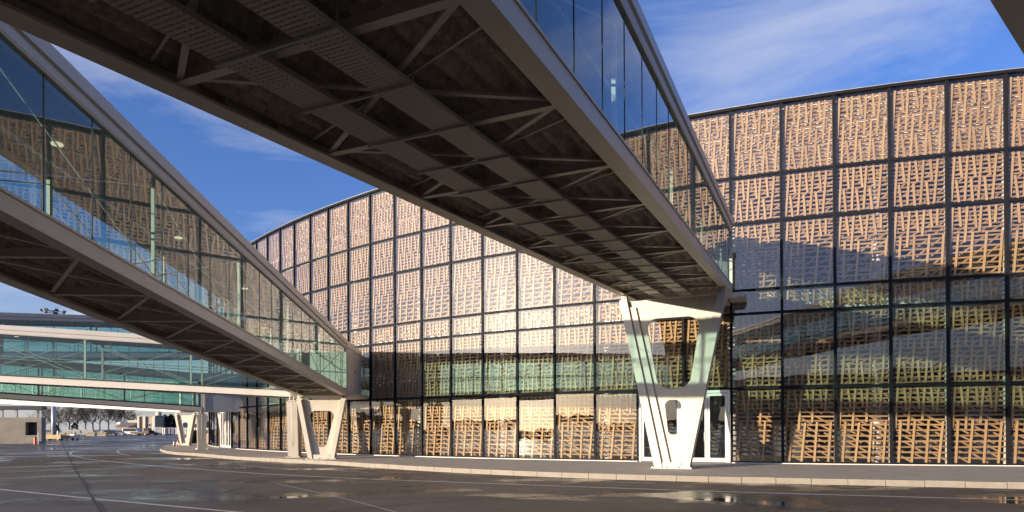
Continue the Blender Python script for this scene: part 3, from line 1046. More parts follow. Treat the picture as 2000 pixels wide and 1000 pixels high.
    mb.extrude([(-(W - 0.203), H_GL1 + 0.06), (W - 0.203, H_GL1 + 0.06), (W - 0.203, H_TOP - 0.03), (-(W - 0.203), H_TOP - 0.03)], y0, y1, S)
    mb.build('roof', M['ceil'], root)
    for y in lights:
        mb = MB()
        mb.tube(S(0, y, H_GL1 + 0.035), S(0, y, H_GL1 + 0.062), 0.10, n=20)
        mb.build('downlight', M['lamp'], root)
    mb = MB()
    yy = y1 + 0.003
    mb.hexa([S(-(W - 0.04), yy, 0.0), S(W - 0.04, yy, 0.0), S(W - 0.04, yy + 0.08, 0.0), S(-(W - 0.04), yy + 0.08, 0.0), S(-(W - 0.04), yy, 0.42), S(W - 0.04, yy, 0.42), S(W - 0.04, yy + 0.08, 0.42), S(-(W - 0.04), yy + 0.08, 0.42)])
    mb.build('end_beam', M['steel'], root)
    # end posts
    for s in (-1, 1):
        mb = MB()
        x = s * (W - 0.06)
        mb.hexa([S(x - 0.07, y1 - 0.02, H_GL0), S(x + 0.07, y1 - 0.02, H_GL0), S(x + 0.07, y1 + 0.16, H_GL0), S(x - 0.07, y1 + 0.16, H_GL0),
                 S(x - 0.07, y1 - 0.02, H_GL1), S(x + 0.07, y1 - 0.02, H_GL1), S(x + 0.07, y1 + 0.16, H_GL1), S(x - 0.07, y1 + 0.16, H_GL1)])
        mb.build('end_post', M['steel'], root)
    return root, S

def landing_box(root, x0, x1, y0, y1, z0, z1, m, ledge=True, led=None):
    """opaque connecting box between a bridge and the glass front (level)"""
    mb = MB()
    mb.box((x0, y0, z0), (x1, y1, z1))
    o = mb.build('landing_box', m, root, bevel=0.01)
    mb = MB()
    for s, x in ((-1, x0), (1, x1)):
        a, b = (x - 0.035, x - 0.002) if s < 0 else (x + 0.002, x + 0.035)
        mb.box((a, y0, z1 - 0.30), (b, y1, z1 + 0.02))
        mb.box((a, y1 - 0.16, z0), (b, y1, z1 - 0.302))
        mb.box((a, y0 + 0.0, z0), (b, y0 + 0.10, z1 - 0.302))
    mb.build('trim', M['steel'], o)
    if ledge:
        mb = MB()
        l = led or (x1 + 0.037, x1 + 0.30, y0 + 0.5, y1 + 0.1, z0 + 0.0, z0 + 0.12)
        mb.box((l[0], l[2], l[4]), (l[1], l[3], l[5]))
        mb.build('ledge', M['steel'], o, bevel=0.01)
    mb = MB()
    ym = y0 + (y1 - y0) * 0.52
    mb.tube((x1 + 0.003, ym, (z0 + z1) / 2 + 0.05), (x1 + 0.04, ym, (z0 + z1) / 2 + 0.05), 0.05, n=12)
    mb.build('lock', M['black'], o)
    mb = MB()
    mb.box((x1 + 0.0005, ym - 0.004, z0 + 0.05), (x1 + 0.003, ym + 0.004, z1 - 0.32))
    mb.build('seam', M['grime'], o)
    return o

B1, S1 = bridge('glazed_footbridge', 'big footbridge overhead with dark ribbed underside and two perforated cable trays', (6.24, 25.43), 23.88, 0.07, 2.06, 6.88, -46.0, 2.0, 2, True, lights=[-3 - 5.14 * k for k in range(5)])
landing_box(B1, -1.75, 1.75, 3.0, 5.6, 6.95, 10.0, M['steel'], led=(1.80, 2.45, 2.95, 4.3, 7.02, 7.22))
B2, S2 = bridge('glazed_footbridge', 'descending footbridge at left with X-braced underside and glass that mirrors the timber front', (-9.95, 34.2), -3.83, -0.0503, 1.27, 3.33, -46.0, 0.0, 1.5, False, lights=[-1.5 - 5.14 * k for k in range(6)])
landing_box(B2, -1.27, 1.27, 0.16, 4.6, 3.30, 6.20, M['white'], led=(1.31, 1.75, 0.3, 4.5, 3.33, 3.46))
B3, S3 = bridge('glazed_footbridge', 'dark corner of a footbridge cutting across the upper right corner', (25.1, 22.5), 48.6, 0.0, 1.9, 7.0, -44.0, 0.5, 1, False)
B4, S4 = bridge('glazed_footbridge', 'blue glazed footbridge crossing at far left, front one with pale sunlit beams', (-12.3, 36.9), 79.8, -0.049, 1.25, 3.33, -40.0, 0.0, 1, False, lights=[-6, -14])
B5, S5 = bridge('glazed_footbridge', 'green glazed footbridge seen beneath the blue one', (-24.6, 51.6), 60.0, -0.062, 1.25, 2.98, -40.0, 0.0, 1, False)
landing_box(B5, -1.25, 1.25, 0.16, 4.2, 2.95, 5.9, M['galv'], ledge=False)
B6, S6 = bridge('glazed_footbridge', 'farthest footbridge, only a thin bright white edge above the trees', (-32.0, 64.4), 95.0, -0.053, 1.25, 3.22, -44.0, 0.0, 1, False)
B7, S7 = bridge('glazed_footbridge', 'higher footbridge whose grey roof and dark glass show above the blue one', (-21.8, 53.0), 50.0, 0.070, 1.5, 7.3, -44.0, 1.0, 1, False)

# ------------------------------------------------------------------ V-shaped piers
def rounded(pts, rads, n=8):
    out = []
    L = len(pts)
    for i in range(L):
        p = Vector(pts[i]); a = (Vector(pts[i - 1]) - p).normalized(); b = (Vector(pts[(i + 1) % L]) - p).normalized()
        r = rads[i]
        if r <= 0:
            out.append(p); continue
        ang = a.angle(b)
        d = r / math.tan(ang / 2)
        d = min(d, 0.49 * (Vector(pts[i - 1]) - p).length, 0.49 * (Vector(pts[(i + 1) % L]) - p).length)
        r = d * math.tan(ang / 2)
        c = p + (a + b).normalized() * (r / math.sin(ang / 2))
        s, e = p + a * d - c, p + b * d - c
        t0 = math.atan2(s.y, s.x); t1 = math.atan2(e.y, e.x)
        dt = (t1 - t0 + math.pi) % (2 * math.pi) - math.pi
        for k in range(n + 1):
            t = t0 + dt * k / n
            out.append(c + Vector((math.cos(t), math.sin(t))) * r)
    return out

def plate_mesh(name, loops, thick, m):
    cu = bpy.data.curves.new(name, 'CURVE')
    cu.dimensions = '2D'
    cu.fill_mode = 'BOTH'
    cu.extrude = thick / 2 - 0.004
    cu.bevel_depth = 0.004
    for L in loops:
        sp = cu.splines.new('POLY')
        sp.points.add(len(L) - 1)
        for q, p in zip(sp.points, L):
            q.co = (p[0], p[1], 0, 1)
        sp.use_cyclic_u = True
    ob = bpy.data.objects.new(name, cu)
    COL.objects.link(ob)
    dg = bpy.context.evaluated_depsgraph_get()
    me = bpy.data.meshes.new_from_object(ob.evaluated_get(dg))
    bpy.data.objects.remove(ob)
    bpy.data.curves.remove(cu)
    me.transform(Matrix.Rotation(R(90), 4, 'X'))     # curve plane -> vertical plate
    me.materials.clear()
    me.materials.append(m)
    me.name = name
    return me

def pier(label, loc, az, Ht, wt, wb, holes, legw, legd, inner=True):
    root = thing('bridge_pier', label, 'bridge pier', (loc[0], loc[1], 0), -R(az), 'cream V-shaped bridge piers')
    outline = [(-wb, 0.03), (wb, 0.03), (wt, Ht), (-wt, Ht)]
    pl = link('web_plate', plate_mesh('web_plate', [outline] + holes, 0.10, M['pier']), root)
    for s in (-1, 1):
        d = Vector((s * (wt - wb), 0, Ht)).normalized()
        nrm = Vector((d.z * s, 0, -d.x * s))      # outward in the plate plane
        def strip(name, o0, o1, depth, top=0.0):
            mb = MB()
            a, b = Vector((s * wb, 0, 0)), Vector((s * wt, 0, Ht + top))
            def pt(v, o, z):
                # slide along the leg so the ends are cut level
                q = v + nrm * o
                t = (z - q.z) / d.z
                return q + d * t
            z0, z1 = 0.03, Ht + top
            P = []
            for z, base in ((z0, a), (z1, b)):
                i_, o_ = pt(base, o0, z), pt(base, o1, z)
                P.append([(i_.x, -depth / 2, z), (o_.x, -depth / 2, z), (o_.x, depth / 2, z), (i_.x, depth / 2, z)])
            mb.hexa(P[0] + P[1])
            return mb.build(name, M['pier'], root, bevel=0.008)
        strip('leg', -legw, 0.0, legd)
        if inner:
            strip('stiffening_flange', -legw * 2.05, -legw - 0.003, legd * 0.60, -0.25)
        # pin bearing on top of the leg
        mb = MB()
        x = s * (wt - legw / 2)
        mb.box((x - 0.15, -0.20, Ht + 0.003), (x + 0.15, 0.20, Ht + 0.06))
        for yy in (-0.10, 0.10):
            mb.box((x - 0.11, yy - 0.02, Ht + 0.06), (x + 0.11, yy + 0.02, Ht + 0.26))
        mb.tube((x, -0.16, Ht + 0.15), (x, 0.16, Ht + 0.15), 0.045, n=12)
        mb.build('bearing', M['pier'], root)
    mb = MB()
    mb.box((-wb - 0.12, -legd / 2 - 0.10, -0.02), (wb + 0.12, legd / 2 + 0.10, 0.028))
    mb.build('base_plate', M['pier'], root, bevel=0.006)
    mb = MB(); mb.tube((0, 0, 0.028), (0, 0, 0.075), 0.028, n=6); bo = mb.mesh('anchor_bolt', M['galv'])
    for bx in (-wb - 0.06, -wb * 0.35, wb * 0.35, wb + 0.06):
        for by in (-legd / 2 - 0.05, legd / 2 + 0.05):
            link('anchor_bolt', bo, root, (bx, by, 0))
    mb = MB()
    mb.box((-wb + legw + 0.005, -legd / 2 + 0.04, 0.03), (wb - legw - 0.005, -0.056, 0.24))
    mb.build('foot_block', M['pier'], root, bevel=0.006)
    return root
P1 = pier('large cream V-shaped pier with two rounded holes in front of the glass doors', (6.24, 25.43), 23.88, 6.60, 2.02, 0.66,
          [rounded([(-1.02, 5.86), (1.10, 5.86), (0.66, 3.08), (-0.53, 3.08)], [0.38, 0.42, 0.55, 0.5]),
           rounded([(-0.30, 2.66), (0.38, 2.66), (0.26, 1.30), (-0.16, 1.30)], [0.22, 0.26, 0.19, 0.19])], 0.30, 0.50)
P2 = pier('smaller cream V-shaped pier with one tapered hole under the left footbridge', (-9.95, 34.25), -3.83, 3.08, 1.24, 0.66,
          [rounded([(-0.72, 2.52), (0.70, 2.52), (0.22, 0.62), (-0.22, 0.62)], [0.28, 0.28, 0.28, 0.28])], 0.22, 0.55, inner=False)
hole_s = rounded([(-0.62, 2.50), (0.62, 2.50), (0.20, 0.62), (-0.20, 0.62)], [0.26, 0.26, 0.2, 0.2])
P4 = pier('cream pier seen edge-on, standing immediately left of the small V pier', (-12.2, 36.75), 79.8, 3.08, 1.18, 0.66, [hole_s], 0.22, 0.55, inner=False)
P5 = pier('pale pier seen edge-on where the green footbridge ends', (-24.45, 51.5), 62.0, 2.72, 1.18, 0.66, [hole_s], 0.22, 0.6, inner=False)
P6 = pier('sunlit white V-shaped pier far off at the left beside the red cones', (-31.9, 63.9), 0.0, 2.95, 0.95, 0.42,
          [rounded([(-0.28, 2.25), (0.28, 2.25), (0.11, 0.70), (-0.11, 0.70)], [0.2, 0.2, 0.10, 0.10])], 0.20, 0.5, inner=False)
P3 = pier('cream pier of the footbridge beyond the right edge', (24.4, 21.9), 48.6, 6.7, 1.85, 0.66,
          [rounded([(-1.0, 5.86), (1.0, 5.86), (0.6, 3.08), (-0.6, 3.08)], [0.38, 0.4, 0.5, 0.5])], 0.30, 0.78)

# ------------------------------------------------------------------ things beyond the apron
def far(px, Y):
    """x of a measured picture column at distance Y"""
    return (px - 1000) / 1277.2 * Y
GZ = ROAD_Z

# concrete block under the far bridges
def concrete_block():
    r = thing('concrete_abutment', 'squat weathered concrete block with a dark square opening at far left', 'concrete block', (far(20, 84), 84, GZ), R(14))
    W2, D, Hh = 3.5, 1.3, 3.35
    ox0, ox1, oz0, oz1 = 1.7, 3.0, 1.05, 2.75
    mb = MB()
    mb.box((-14, 0, 0), (ox0, D, Hh)); mb.box((ox1, 0, 0), (W2, D, Hh)); mb.box((ox0, 0, oz1), (ox1, D, Hh)); mb.box((ox0, 0, 0), (ox1, D, oz0)); mb.box((ox0, 1.0, oz0), (ox1, D, oz1))
    mb.build('wall', M['conc'], r)
    mb = MB(); mb.box((ox0, 0.9, oz0), (ox1, 0.98, oz1)); mb.build('hatch', M['grime'], r)
    for x in (-9.5, -5.0, -1.2, 0.4, 2.7, 3.2):
        mb = MB(); mb.box((x - 0.12, 0.5, Hh), (x + 0.12, 0.8, Hh + 1.0)); mb.build('post', M['galv'], r)
    mb = MB(); mb.box((-14, 0.2, Hh + 1.0), (3.5, 1.6, Hh + 1.5)); mb.build('deck', M['grime'], r)
    mb = MB(); mb.box((-14, -1.2, -0.05), (3.5, -0.02, 0.28)); mb.build('plinth', M['conc'], r)
concrete_block()

def hydrant():
    r = thing('fire_extinguisher', 'red fire extinguisher standing by the concrete block', 'extinguisher', (far(69, 81), 81, GZ))
    mb = MB(); mb.tube((0, 0, 0.02), (0, 0, 0.75), 0.17, n=14); mb.tube((0, 0, 0.75), (0, 0, 0.9), 0.17, 0.06, n=14); mb.build('cylinder', M['red'], r, smooth=False)
    mb = MB(); mb.tube((0, 0, 0.9), (0, 0, 1.02), 0.04, n=8); mb.bar((-0.12, 0, 1.0), (0.14, 0, 1.06), 0.04, 0.03); mb.build('handle', M['grime'], r)
hydrant()
def marker_post():
    r = thing('marker_post', 'thin white post beside the red extinguisher', 'post', (far(75, 81), 81, GZ))
    mb = MB(); mb.tube((0, 0, 0), (0, 0, 1.35), 0.045, n=10); mb.tube((0, 0, 1.35), (0, 0, 1.39), 0.06, n=10); mb.build('post', M['wpaint'], r)
marker_post()

def mast():
    Y = 128
    r = thing('floodlight_mast', 'tall floodlight mast whose lamp head shows above the far bridges', 'floodlight mast', (far(104.5, Y), Y, GZ))
    H = 25.2
    mb = MB(); mb.tube((0, 0, 0), (0, 0, 7), 0.42, 0.36, n=18); mb.tube((0, 0, 7), (0, 0, H), 0.36, 0.16, n=18); mb.build('pole', M['galv'], r, smooth=True)
    mb = MB(); mb.tube((0, 0, 0), (0, 0, 0.25), 0.6, n=18); mb.build('base', M['conc'], r)
    mb = MB()
    n = 12
    for zz, rr in ((H - 1.2, 1.45), (H - 0.4, 1.75)):
        pts = [Vector((rr * math.cos(2 * math.pi * k / n), rr * math.sin(2 * math.pi * k / n), zz)) for k in range(n)]
        for k in range(n):
            mb.tube(pts[k], pts[(k + 1) % n], 0.05, n=6)
        for k in range(0, n, 3):
            mb.tube((0, 0, zz), pts[k], 0.05, n=6)
    mb.build('lamp_ring', M['grime'], r)
    k = 0
    for zz, rr, cnt, off in ((H - 0.25, 1.95, 7, 0.2), (H - 1.9, 1.55, 5, 0.6)):
        for j in range(cnt):
            a = off + 2 * math.pi * j / cnt
            p = Vector((rr * math.cos(a), rr * math.sin(a), zz))
            d = Vector((math.cos(a), math.sin(a), -0.5)).normalized()
            mb = MB()
            mb.bar(p - d * 0.18, p + d * 0.12, 0.62, 0.42)
            mb.tube(p, p + Vector((0, 0, 0.5 if zz < H - 1 else -0.35)), 0.04, n=6)
            mb.build('floodlight', M['grime'], r)
mast()

def board_stack():
    Y = 108
    r = thing('board_stack', 'yellow stack of long boards on the apron', 'stack of boards', (far(107, Y), Y, GZ))
    for k in range(4):
        mb = MB(); mb.box((-1.3, -0.5, 0.25 + 0.17 * k), (1.3, 0.5, 0.25 + 0.17 * k + 0.15)); mb.build('board', M['yellow'], r, bevel=0.01)
    for x in (-0.9, 0.9):
        mb = MB(); mb.box((x - 0.1, -0.5, 0), (x + 0.1, 0.5, 0.245)); mb.build('bearer', M['grime'], r)
board_stack()
def baggage_cart():
    Y = 110
    r = thing('baggage_cart', 'dark low cart with a raised box end beside the yellow boards', 'cart', (far(136, Y), Y, GZ))
    mb = MB(); mb.box((-1.2, -0.6, 0.32), (0.35, 0.6, 0.8)); mb.build('bed', M['rooft'], r, bevel=0.02)
    mb = MB(); mb.box((0.40, -0.6, 0.35), (1.2, 0.6, 0.95)); mb.build('box', M['galv'], r, bevel=0.02)
    for x in (-0.9, 0.9):
        for y in (-0.55, 0.55):
            mb = MB(); mb.tube((x, y - 0.07, 0.2), (x, y + 0.07, 0.2), 0.2, n=14); mb.build('wheel', M['tyre'], r)
baggage_cart()
def tripod():
    Y = 108
    r = thing('survey_tripod', 'dark A-frame tripod standing alone on the apron', 'tripod', (far(157, Y), Y, GZ))
    for x, y in ((-0.6, -0.2), (0.65, -0.2), (0.1, 0.6)):
        mb = MB(); mb.tube((x, y, 0), (0, 0, 1.25), 0.035, n=6); mb.build('leg', M['grime'], r)
    mb = MB(); mb.box((-0.22, -0.18, 1.22), (0.22, 0.18, 1.34)); mb.tube((0, 0, 1.34), (0, 0, 1.6), 0.12, n=10); mb.build('head', M['grime'], r)
tripod()
def bollard(px, Y, h, lab):
    r = thing('bollard', lab, 'bollard', (far(px, Y), Y, GZ))
    mb = MB(); mb.tube((0, 0, 0), (0, 0, h), 0.13, n=12); mb.tube((0, 0, h), (0, 0, h + 0.08), 0.13, 0.05, n=12); mb.build('post', M['wpaint'], r)
bollard(113, 118, 1.5, 'stubby white bollard just right of the mast foot')

# striped barriers in a row
def barrier():
    r = link('striped_barrier', None)
    prof = [(-0.42, 0), (0.42, 0), (0.42, 0.12), (0.24, 0.36), (0.16, 1.0), (-0.16, 1.0), (-0.24, 0.36), (-0.42, 0.12)]
    mb = MB(); mb.extrude([(y, z) for y, z in prof], -1.15, 1.15, lambda a, b, z: Vector((b, a, z))); mb.build('body', M['yblk'], r)
    for k in range(3):
        mb = MB()
        x = -0.85 + 0.8 * k
        for sgn in (-1, 1):
            mb.hexa([(x - 0.26, sgn * 0.20, 0.36), (x + 0.26, sgn * 0.20, 0.36), (x + 0.26, sgn * 0.27, 0.36), (x - 0.26, sgn * 0.27, 0.36),
                     (x + 0.10, sgn * 0.12, 1.003), (x + 0.62, sgn * 0.12, 1.003), (x + 0.62, sgn * 0.18, 1.003), (x + 0.10, sgn * 0.18, 1.003)])
        mb.build('stripe', M['grime'], r)
    return r
bar0 = barrier()
for k, (px, lab) in enumerate(((97, 'striped barrier half behind the floodlight mast'), (120, 'striped barrier just right of the white bollard'), (139, 'striped barrier between the mast and the tripod'), (178, 'striped barrier to the right of the tripod'), (200, 'striped barrier at the right end of the row, nearest the dark car'))):
    o = bar0 if k == 0 else copy_tree(bar0)
    o.location = (far(px, 178), 178, GZ)
    tag(o, 'yellow and black ' + lab, 'barrier', 'striped barriers along the apron edge')

def fence(x0, x1, Y, h, lab, step, m):
    r = thing('fence', lab, 'fence', (x0, Y, GZ))
    L = x1 - x0
    mb = MB()
    n = int(L / step)
    for k in range(n + 1):
        mb.box((k * L / n - step * 0.30, -0.02, 0.08), (k * L / n + step * 0.30, 0.02, h))
    mb.build('pickets', m, r)
    mb = MB()
    for z in (0.35, h - 0.3):
        mb.box((0, 0.021, z), (L, 0.07, z + 0.09))
    mb.build('rail', m, r)
    k = 0.0
    while k <= L:
        mb = MB(); mb.box((k - 0.05, 0.071, 0), (k + 0.05, 0.17, h + 0.1)); mb.build('post', m, r)
        k += 6.0
fence(far(121, 205), far(181, 205), 205, 1.75, 'white picket fence behind the striped barriers', 0.30, M['fencew'])
fence(far(181, 206), far(230, 206), 206, 1.4, 'low white fence continuing behind the dark car', 0.45, M['fencew'])
fence(far(318, 204), far(425, 204), 204, 2.2, 'grey barred fence behind the white pier', 0.55, M['galv'])
fence(far(300, 202), far(316, 202), 202, 2.4, 'solid white fence panels beside the beige block', 0.36, M['fencew'])

# buildings
def building(name, lab, px0, px1, Y, h, m, depth=14, roof=None, wins=(), ribs=(), gable=0.0):
    x0, x1 = far(px0, Y), far(px1, Y)
    r = thing(name, lab, 'building', ((x0 + x1) / 2, Y, GZ))
    w = x1 - x0
    mb = MB(); mb.box((-w / 2, 0, 0), (w / 2, depth, h)); mb.build('wall', m, r)
    rm = roof or M['rooft']
    mb = MB()
    if gable:
        v = [(-w / 2 - 0.5, -0.5, h + 0.003), (w / 2 + 0.5, -0.5, h + 0.003), (w / 2 + 0.5, depth + 0.5, h + 0.003), (-w / 2 - 0.5, depth + 0.5, h + 0.003), (-w / 2 - 0.5, depth / 2, h + gable), (w / 2 + 0.5, depth / 2, h + gable)]
        V = [mb.bm.verts.new(p) for p in v]
        for f in ((0, 1, 5, 4), (2, 3, 4, 5), (0, 4, 3), (1, 2, 5), (3, 2, 1, 0)):
            mb.bm.faces.new([V[i] for i in f])
    else:
        mb.box((-w / 2 - 0.25, -0.3, h + 0.003), (w / 2 + 0.25, depth + 0.3, h + 0.35))
    mb.build('roof', rm, r)
    for a, b, z0, z1 in wins:
        mb = MB()
        xa, xb = -w / 2 + a * w, -w / 2 + b * w
        for q0, q1, z_0, z_1 in ((xa - 0.08, xb + 0.08, z0 - 0.08, z0), (xa - 0.08, xb + 0.08, z1, z1 + 0.08), (xa - 0.08, xa, z0, z1), (xb, xb + 0.08, z0, z1), ((xa + xb) / 2 - 0.04, (xa + xb) / 2 + 0.04, z0, z1)):
            mb.box((q0, -0.10, z_0), (q1, -0.003, z_1))
        f = mb.build('window', M['galv'], r)
        mb = MB(); mb.quad([(xa, -0.02, z0), (xb, -0.02, z0), (xb, -0.02, z1), (xa, -0.02, z1)]); mb.build('pane', M['wind'], f)
    for a, b in ribs:
        mb = MB(); mb.box((-w / 2 + a * w, -0.55, 0), (-w / 2 + b * w, -0.003, h)); mb.build('pilaster', M['cream'], r)
    return r, w
building('office_block', 'beige two storey block with pale pilasters and one dark window', 270, 304, 214, 5.9, M['beige'], 14, M['blueg'], wins=[(0.50, 0.73, 2.6, 3.6)], ribs=[(0.0, 0.10), (0.34, 0.45), (0.86, 1.0)])
building('low_house', 'long pale house with strip windows left of the beige block', 251, 268, 222, 4.4, M['cream'], 12, M['cream'], wins=[(0.1, 0.4, 2.2, 3.3), (0.55, 0.9, 2.2, 3.3)])
building('shed', 'low shed with a sunlit sloping roof behind the parked cars', 228, 250, 216, 2.6, M['rooft'], 12, M['rooft'], gable=1.5)
building('grey_hall', 'grey hall behind the dark conifer right of the beige block', 306, 332, 236, 5.6, M['blueg'], 20, M['blueg'])
building('pale_warehouse', 'pale warehouse with small dark windows seen past the white pier', 332, 412, 240, 6.6, M['whouse'], 24, M['blueg'], wins=[(0.20, 0.28, 2.3, 3.5), (0.90, 1.0, 3.1, 4.6)])
building('pale_warehouse', 'end of a white warehouse beyond the cones at the edge of the terminal', 402, 470, 252, 7.2, M['whouse'], 24, M['blueg'], wins=[(0.02, 0.12, 2.5, 4.0)])
def tank():
    r = thing('water_tank', 'small round cream tank standing on the roof line right of the beige block', 'tank', (far(310, 232), 232, GZ))
    mb = MB(); mb.tube((0, 0, 6.0), (0, 0, 7.9), 0.95, n=20); mb.build('drum', M['cream'], r, smooth=False)
    for k in range(4):
        a = math.pi / 4 + k * math.pi / 2
        mb = MB(); mb.tube((0.8 * math.cos(a), 0.8 * math.sin(a), 0), (0.7 * math.cos(a), 0.7 * math.sin(a), 6.0), 0.09, n=8); mb.build('leg', M['galv'], r)
tank()
def chimney():
    r = thing('chimney', 'short brick chimney stack with a white cap left of the low shed', 'chimney', (far(233, 230), 230, GZ))
    mb = MB(); mb.box((-0.5, -0.5, 0), (0.5, 0.5, 3.6)); mb.build('stack', M['beige'], r)
    mb = MB(); mb.box((-0.6, -0.6, 3.603), (0.6, 0.6, 4.3)); mb.build('cap', M['wpaint'], r)
chimney()

# parked vehicles
def vehicle(kind, lab, px, Y, col, L=4.3, H=1.45, heading=0.0):
    r = thing(kind, lab, {'parked_car': 'car', 'parked_van': 'van', 'parked_truck': 'truck'}[kind], (far(px, Y), Y, GZ), heading, 'vehicles parked along the fence')
    W2 = 0.86 if kind == 'parked_car' else 0.98
    if kind == 'parked_car':
        prof = [(-L / 2, 0.32), (L / 2, 0.32), (L / 2, 0.72), (L * 0.30, 0.86), (L * 0.14, H), (-L * 0.22, H), (-L * 0.40, 0.95), (-L / 2, 0.85)]
        gl = [(L * 0.26, 0.90), (L * 0.125, H - 0.07), (-L * 0.21, H - 0.07), (-L * 0.36, 0.96)]
    elif kind == 'parked_van':
        prof = [(-L / 2, 0.35), (L / 2, 0.35), (L / 2, 0.95), (L * 0.40, 1.15), (L * 0.28, H), (-L / 2, H)]
        gl = [(L * 0.38, 1.18), (L * 0.265, H - 0.12), (-L * 0.44, H - 0.12), (-L * 0.44, 1.18)]
    else:
        prof = [(-L / 2, 0.5), (L / 2, 0.5), (L / 2, 1.3), (L * 0.44, H), (L * 0.22, H), (L * 0.215, 1.05), (-L / 2, 1.05)]
        gl = [(L * 0.46, 1.32), (L * 0.425, H - 0.12), (L * 0.25, H - 0.12), (L * 0.25, 1.32)]
    mb = MB(); mb.extrude(prof, -W2, W2, lambda a, b, z: Vector((a, b, z))); mb.build('body', col, r, bevel=0.05)
    for s in (-1, 1):
        mb = MB(); mb.quad([(a, s * (W2 + 0.006), z) for a, z in gl]); mb.build('side_window', M['wind'], r)
    for x in (-L * 0.31, L * 0.31):
        for s in (-1, 1):
            mb = MB(); mb.tube((x, s * (W2 - 0.2), 0.32), (x, s * (W2 + 0.02), 0.32), 0.32, n=18); w = mb.build('wheel', M['tyre'], r)
            mb = MB(); mb.tube((x, s * (W2 + 0.021), 0.32), (x, s * (W2 + 0.03), 0.32), 0.18, n=14); mb.build('rim', M['galv'], w)
    for s in (-1, 1):
        mb = MB(); mb.box((L / 2 - 0.02, s * W2 * 0.72 - 0.14, 0.60), (L / 2 + 0.012, s * W2 * 0.72 + 0.14, 0.72)); mb.build('headlight', M['wpaint'], r)
    return r
vehicle('parked_car', 'black car parked at the right end of the striped barriers', 214, 188, M['carb'], heading=0.15)
vehicle('parked_car', 'dark blue car parked behind the black one, by the shed', 232, 196, M['carbl'])
vehicle('parked_van', 'white van parked left of the beige block', 259, 190, M['vanw'], 5.0, 2.15)
vehicle('parked_truck', 'dull red flatbed truck parked before the beige block', 276, 189, M['truckr'], 5.2, 2.1)
vehicle('parked_car', 'dark car parked between the red truck and the white fence panels', 294, 190, M['carb'], heading=0.3)

# cones, boards
def cone():
    r = link('traffic_cone', None)
    mb = MB(); mb.box((-0.2, -0.2, 0), (0.2, 0.2, 0.045)); mb.build('base', M['orange'], r, bevel=0.01)
    mb = MB(); mb.tube((0, 0, 0.046), (0, 0, 0.34), 0.155, 0.10, n=16); mb.tube((0, 0, 0.62), (0, 0, 0.80), 0.07, 0.03, n=16); mb.build('body', M['orange'], r)
    mb = MB(); mb.tube((0, 0, 0.34), (0, 0, 0.62), 0.102, 0.068, n=16); mb.build('band', M['wpaint'], r)
    return r
c0 = cone()
for k, (px, Y, s, lab) in enumerate(((340, 60.5, 0.95, 'red and white traffic cone, leftmost and farthest from the white pier'), (347, 61.5, 0.95, 'red and white traffic cone in the middle beside the white pier'), (350.5, 60.3, 0.8, 'smaller reddish traffic cone tucked against the foot of the white pier'))):
    o = c0 if k == 0 else copy_tree(c0)
    o.location = (far(px, Y), Y, GZ)
    o.scale = (s, s, s)
    tag(o, lab, 'traffic cone', 'traffic cones by the white pier')
def skip():
    r = thing('open_container', 'dark open container holding upright faded boards, seen between the pale piers', 'container', (far(401, 70), 70, -0.02))
    mb = MB(); mb.box((-1.2, 0.9, 0.0), (1.4, 1.0, 1.5)); mb.box((-1.2, -0.9, 0.0), (-1.1, 0.9, 1.5)); mb.box((1.3, -0.9, 0.0), (1.4, 0.9, 1.5)); mb.box((-1.1, -0.9, 0.0), (1.3, 0.9, 0.1)); mb.build('shell', M['grime'], r)
    for x in (-0.25, 0.32, 0.85):
        mb = MB(); mb.hexa([(x - 0.24, -0.5, 0.1), (x + 0.2, -0.5, 0.1), (x + 0.2, -0.42, 0.1), (x - 0.24, -0.42, 0.1), (x - 0.16, 0.1, 1.45), (x + 0.28, 0.1, 1.45), (x + 0.28, 0.18, 1.45), (x - 0.16, 0.18, 1.45)]); mb.build('board', M['pink'], r)
skip()

# ------------------------------------------------------------------ trees
def bare_mesh(seed, H):
    rnd = random.Random(seed)
    tr, cr = MB(), MB()
    def grow(p, d, L, r, lev, mb):
        n = 3 if lev < 3 else 2
        q = p
        for i in range(n):
            d2 = (d + Vector((rnd.uniform(-1, 1), rnd.uniform(-1, 1), rnd.uniform(-0.35, 0.6))) * (0.10 + 0.07 * lev)).normalized()
            q2 = q + d2 * L / n
            r2 = r * (0.88 if lev else 0.86)
            mb.tube(q, q2, r, r2, n=6 if lev < 2 else 3, cap=False)
            if lev and lev < 5:
                for _ in range(1 if i < n - 1 else 2):
                    az = rnd.uniform(0, 6.283)
                    o = d2.orthogonal().normalized()
                    o = Matrix.Rotation(az, 3, d2) @ o
                    nd = (d2 * rnd.uniform(0.45, 0.9) + o * rnd.uniform(0.5, 0.9) + Vector((0, 0, 0.16))).normalized()
                    grow(q2, nd, L * rnd.uniform(0.58, 0.78), max(r2 * 0.60, 0.022), lev + 1, cr)
            q, r, d = q2, r2, d2
        if lev == 0:
            for k in range(6):
                a = k * 1.05 + rnd.uniform(-.3, .3)
                nd = Vector((math.cos(a) * rnd.uniform(.4, .9), math.sin(a) * rnd.uniform(.4, .9), rnd.uniform(0.6, 1.1))).normalized()
                grow(q - d * rnd.uniform(0, L * 0.28), nd, H * rnd.uniform(0.24, 0.34), r * 0.62, 1, cr)
    grow(Vector((0, 0, 0)), Vector((0, 0, 1)), H * 0.42, H * 0.024, 0, tr)
    return tr.mesh('trunk', M['bark']), cr.mesh('crown', M['bark'])
BM = [bare_mesh(s, 11.0) for s in (3, 8, 21)]
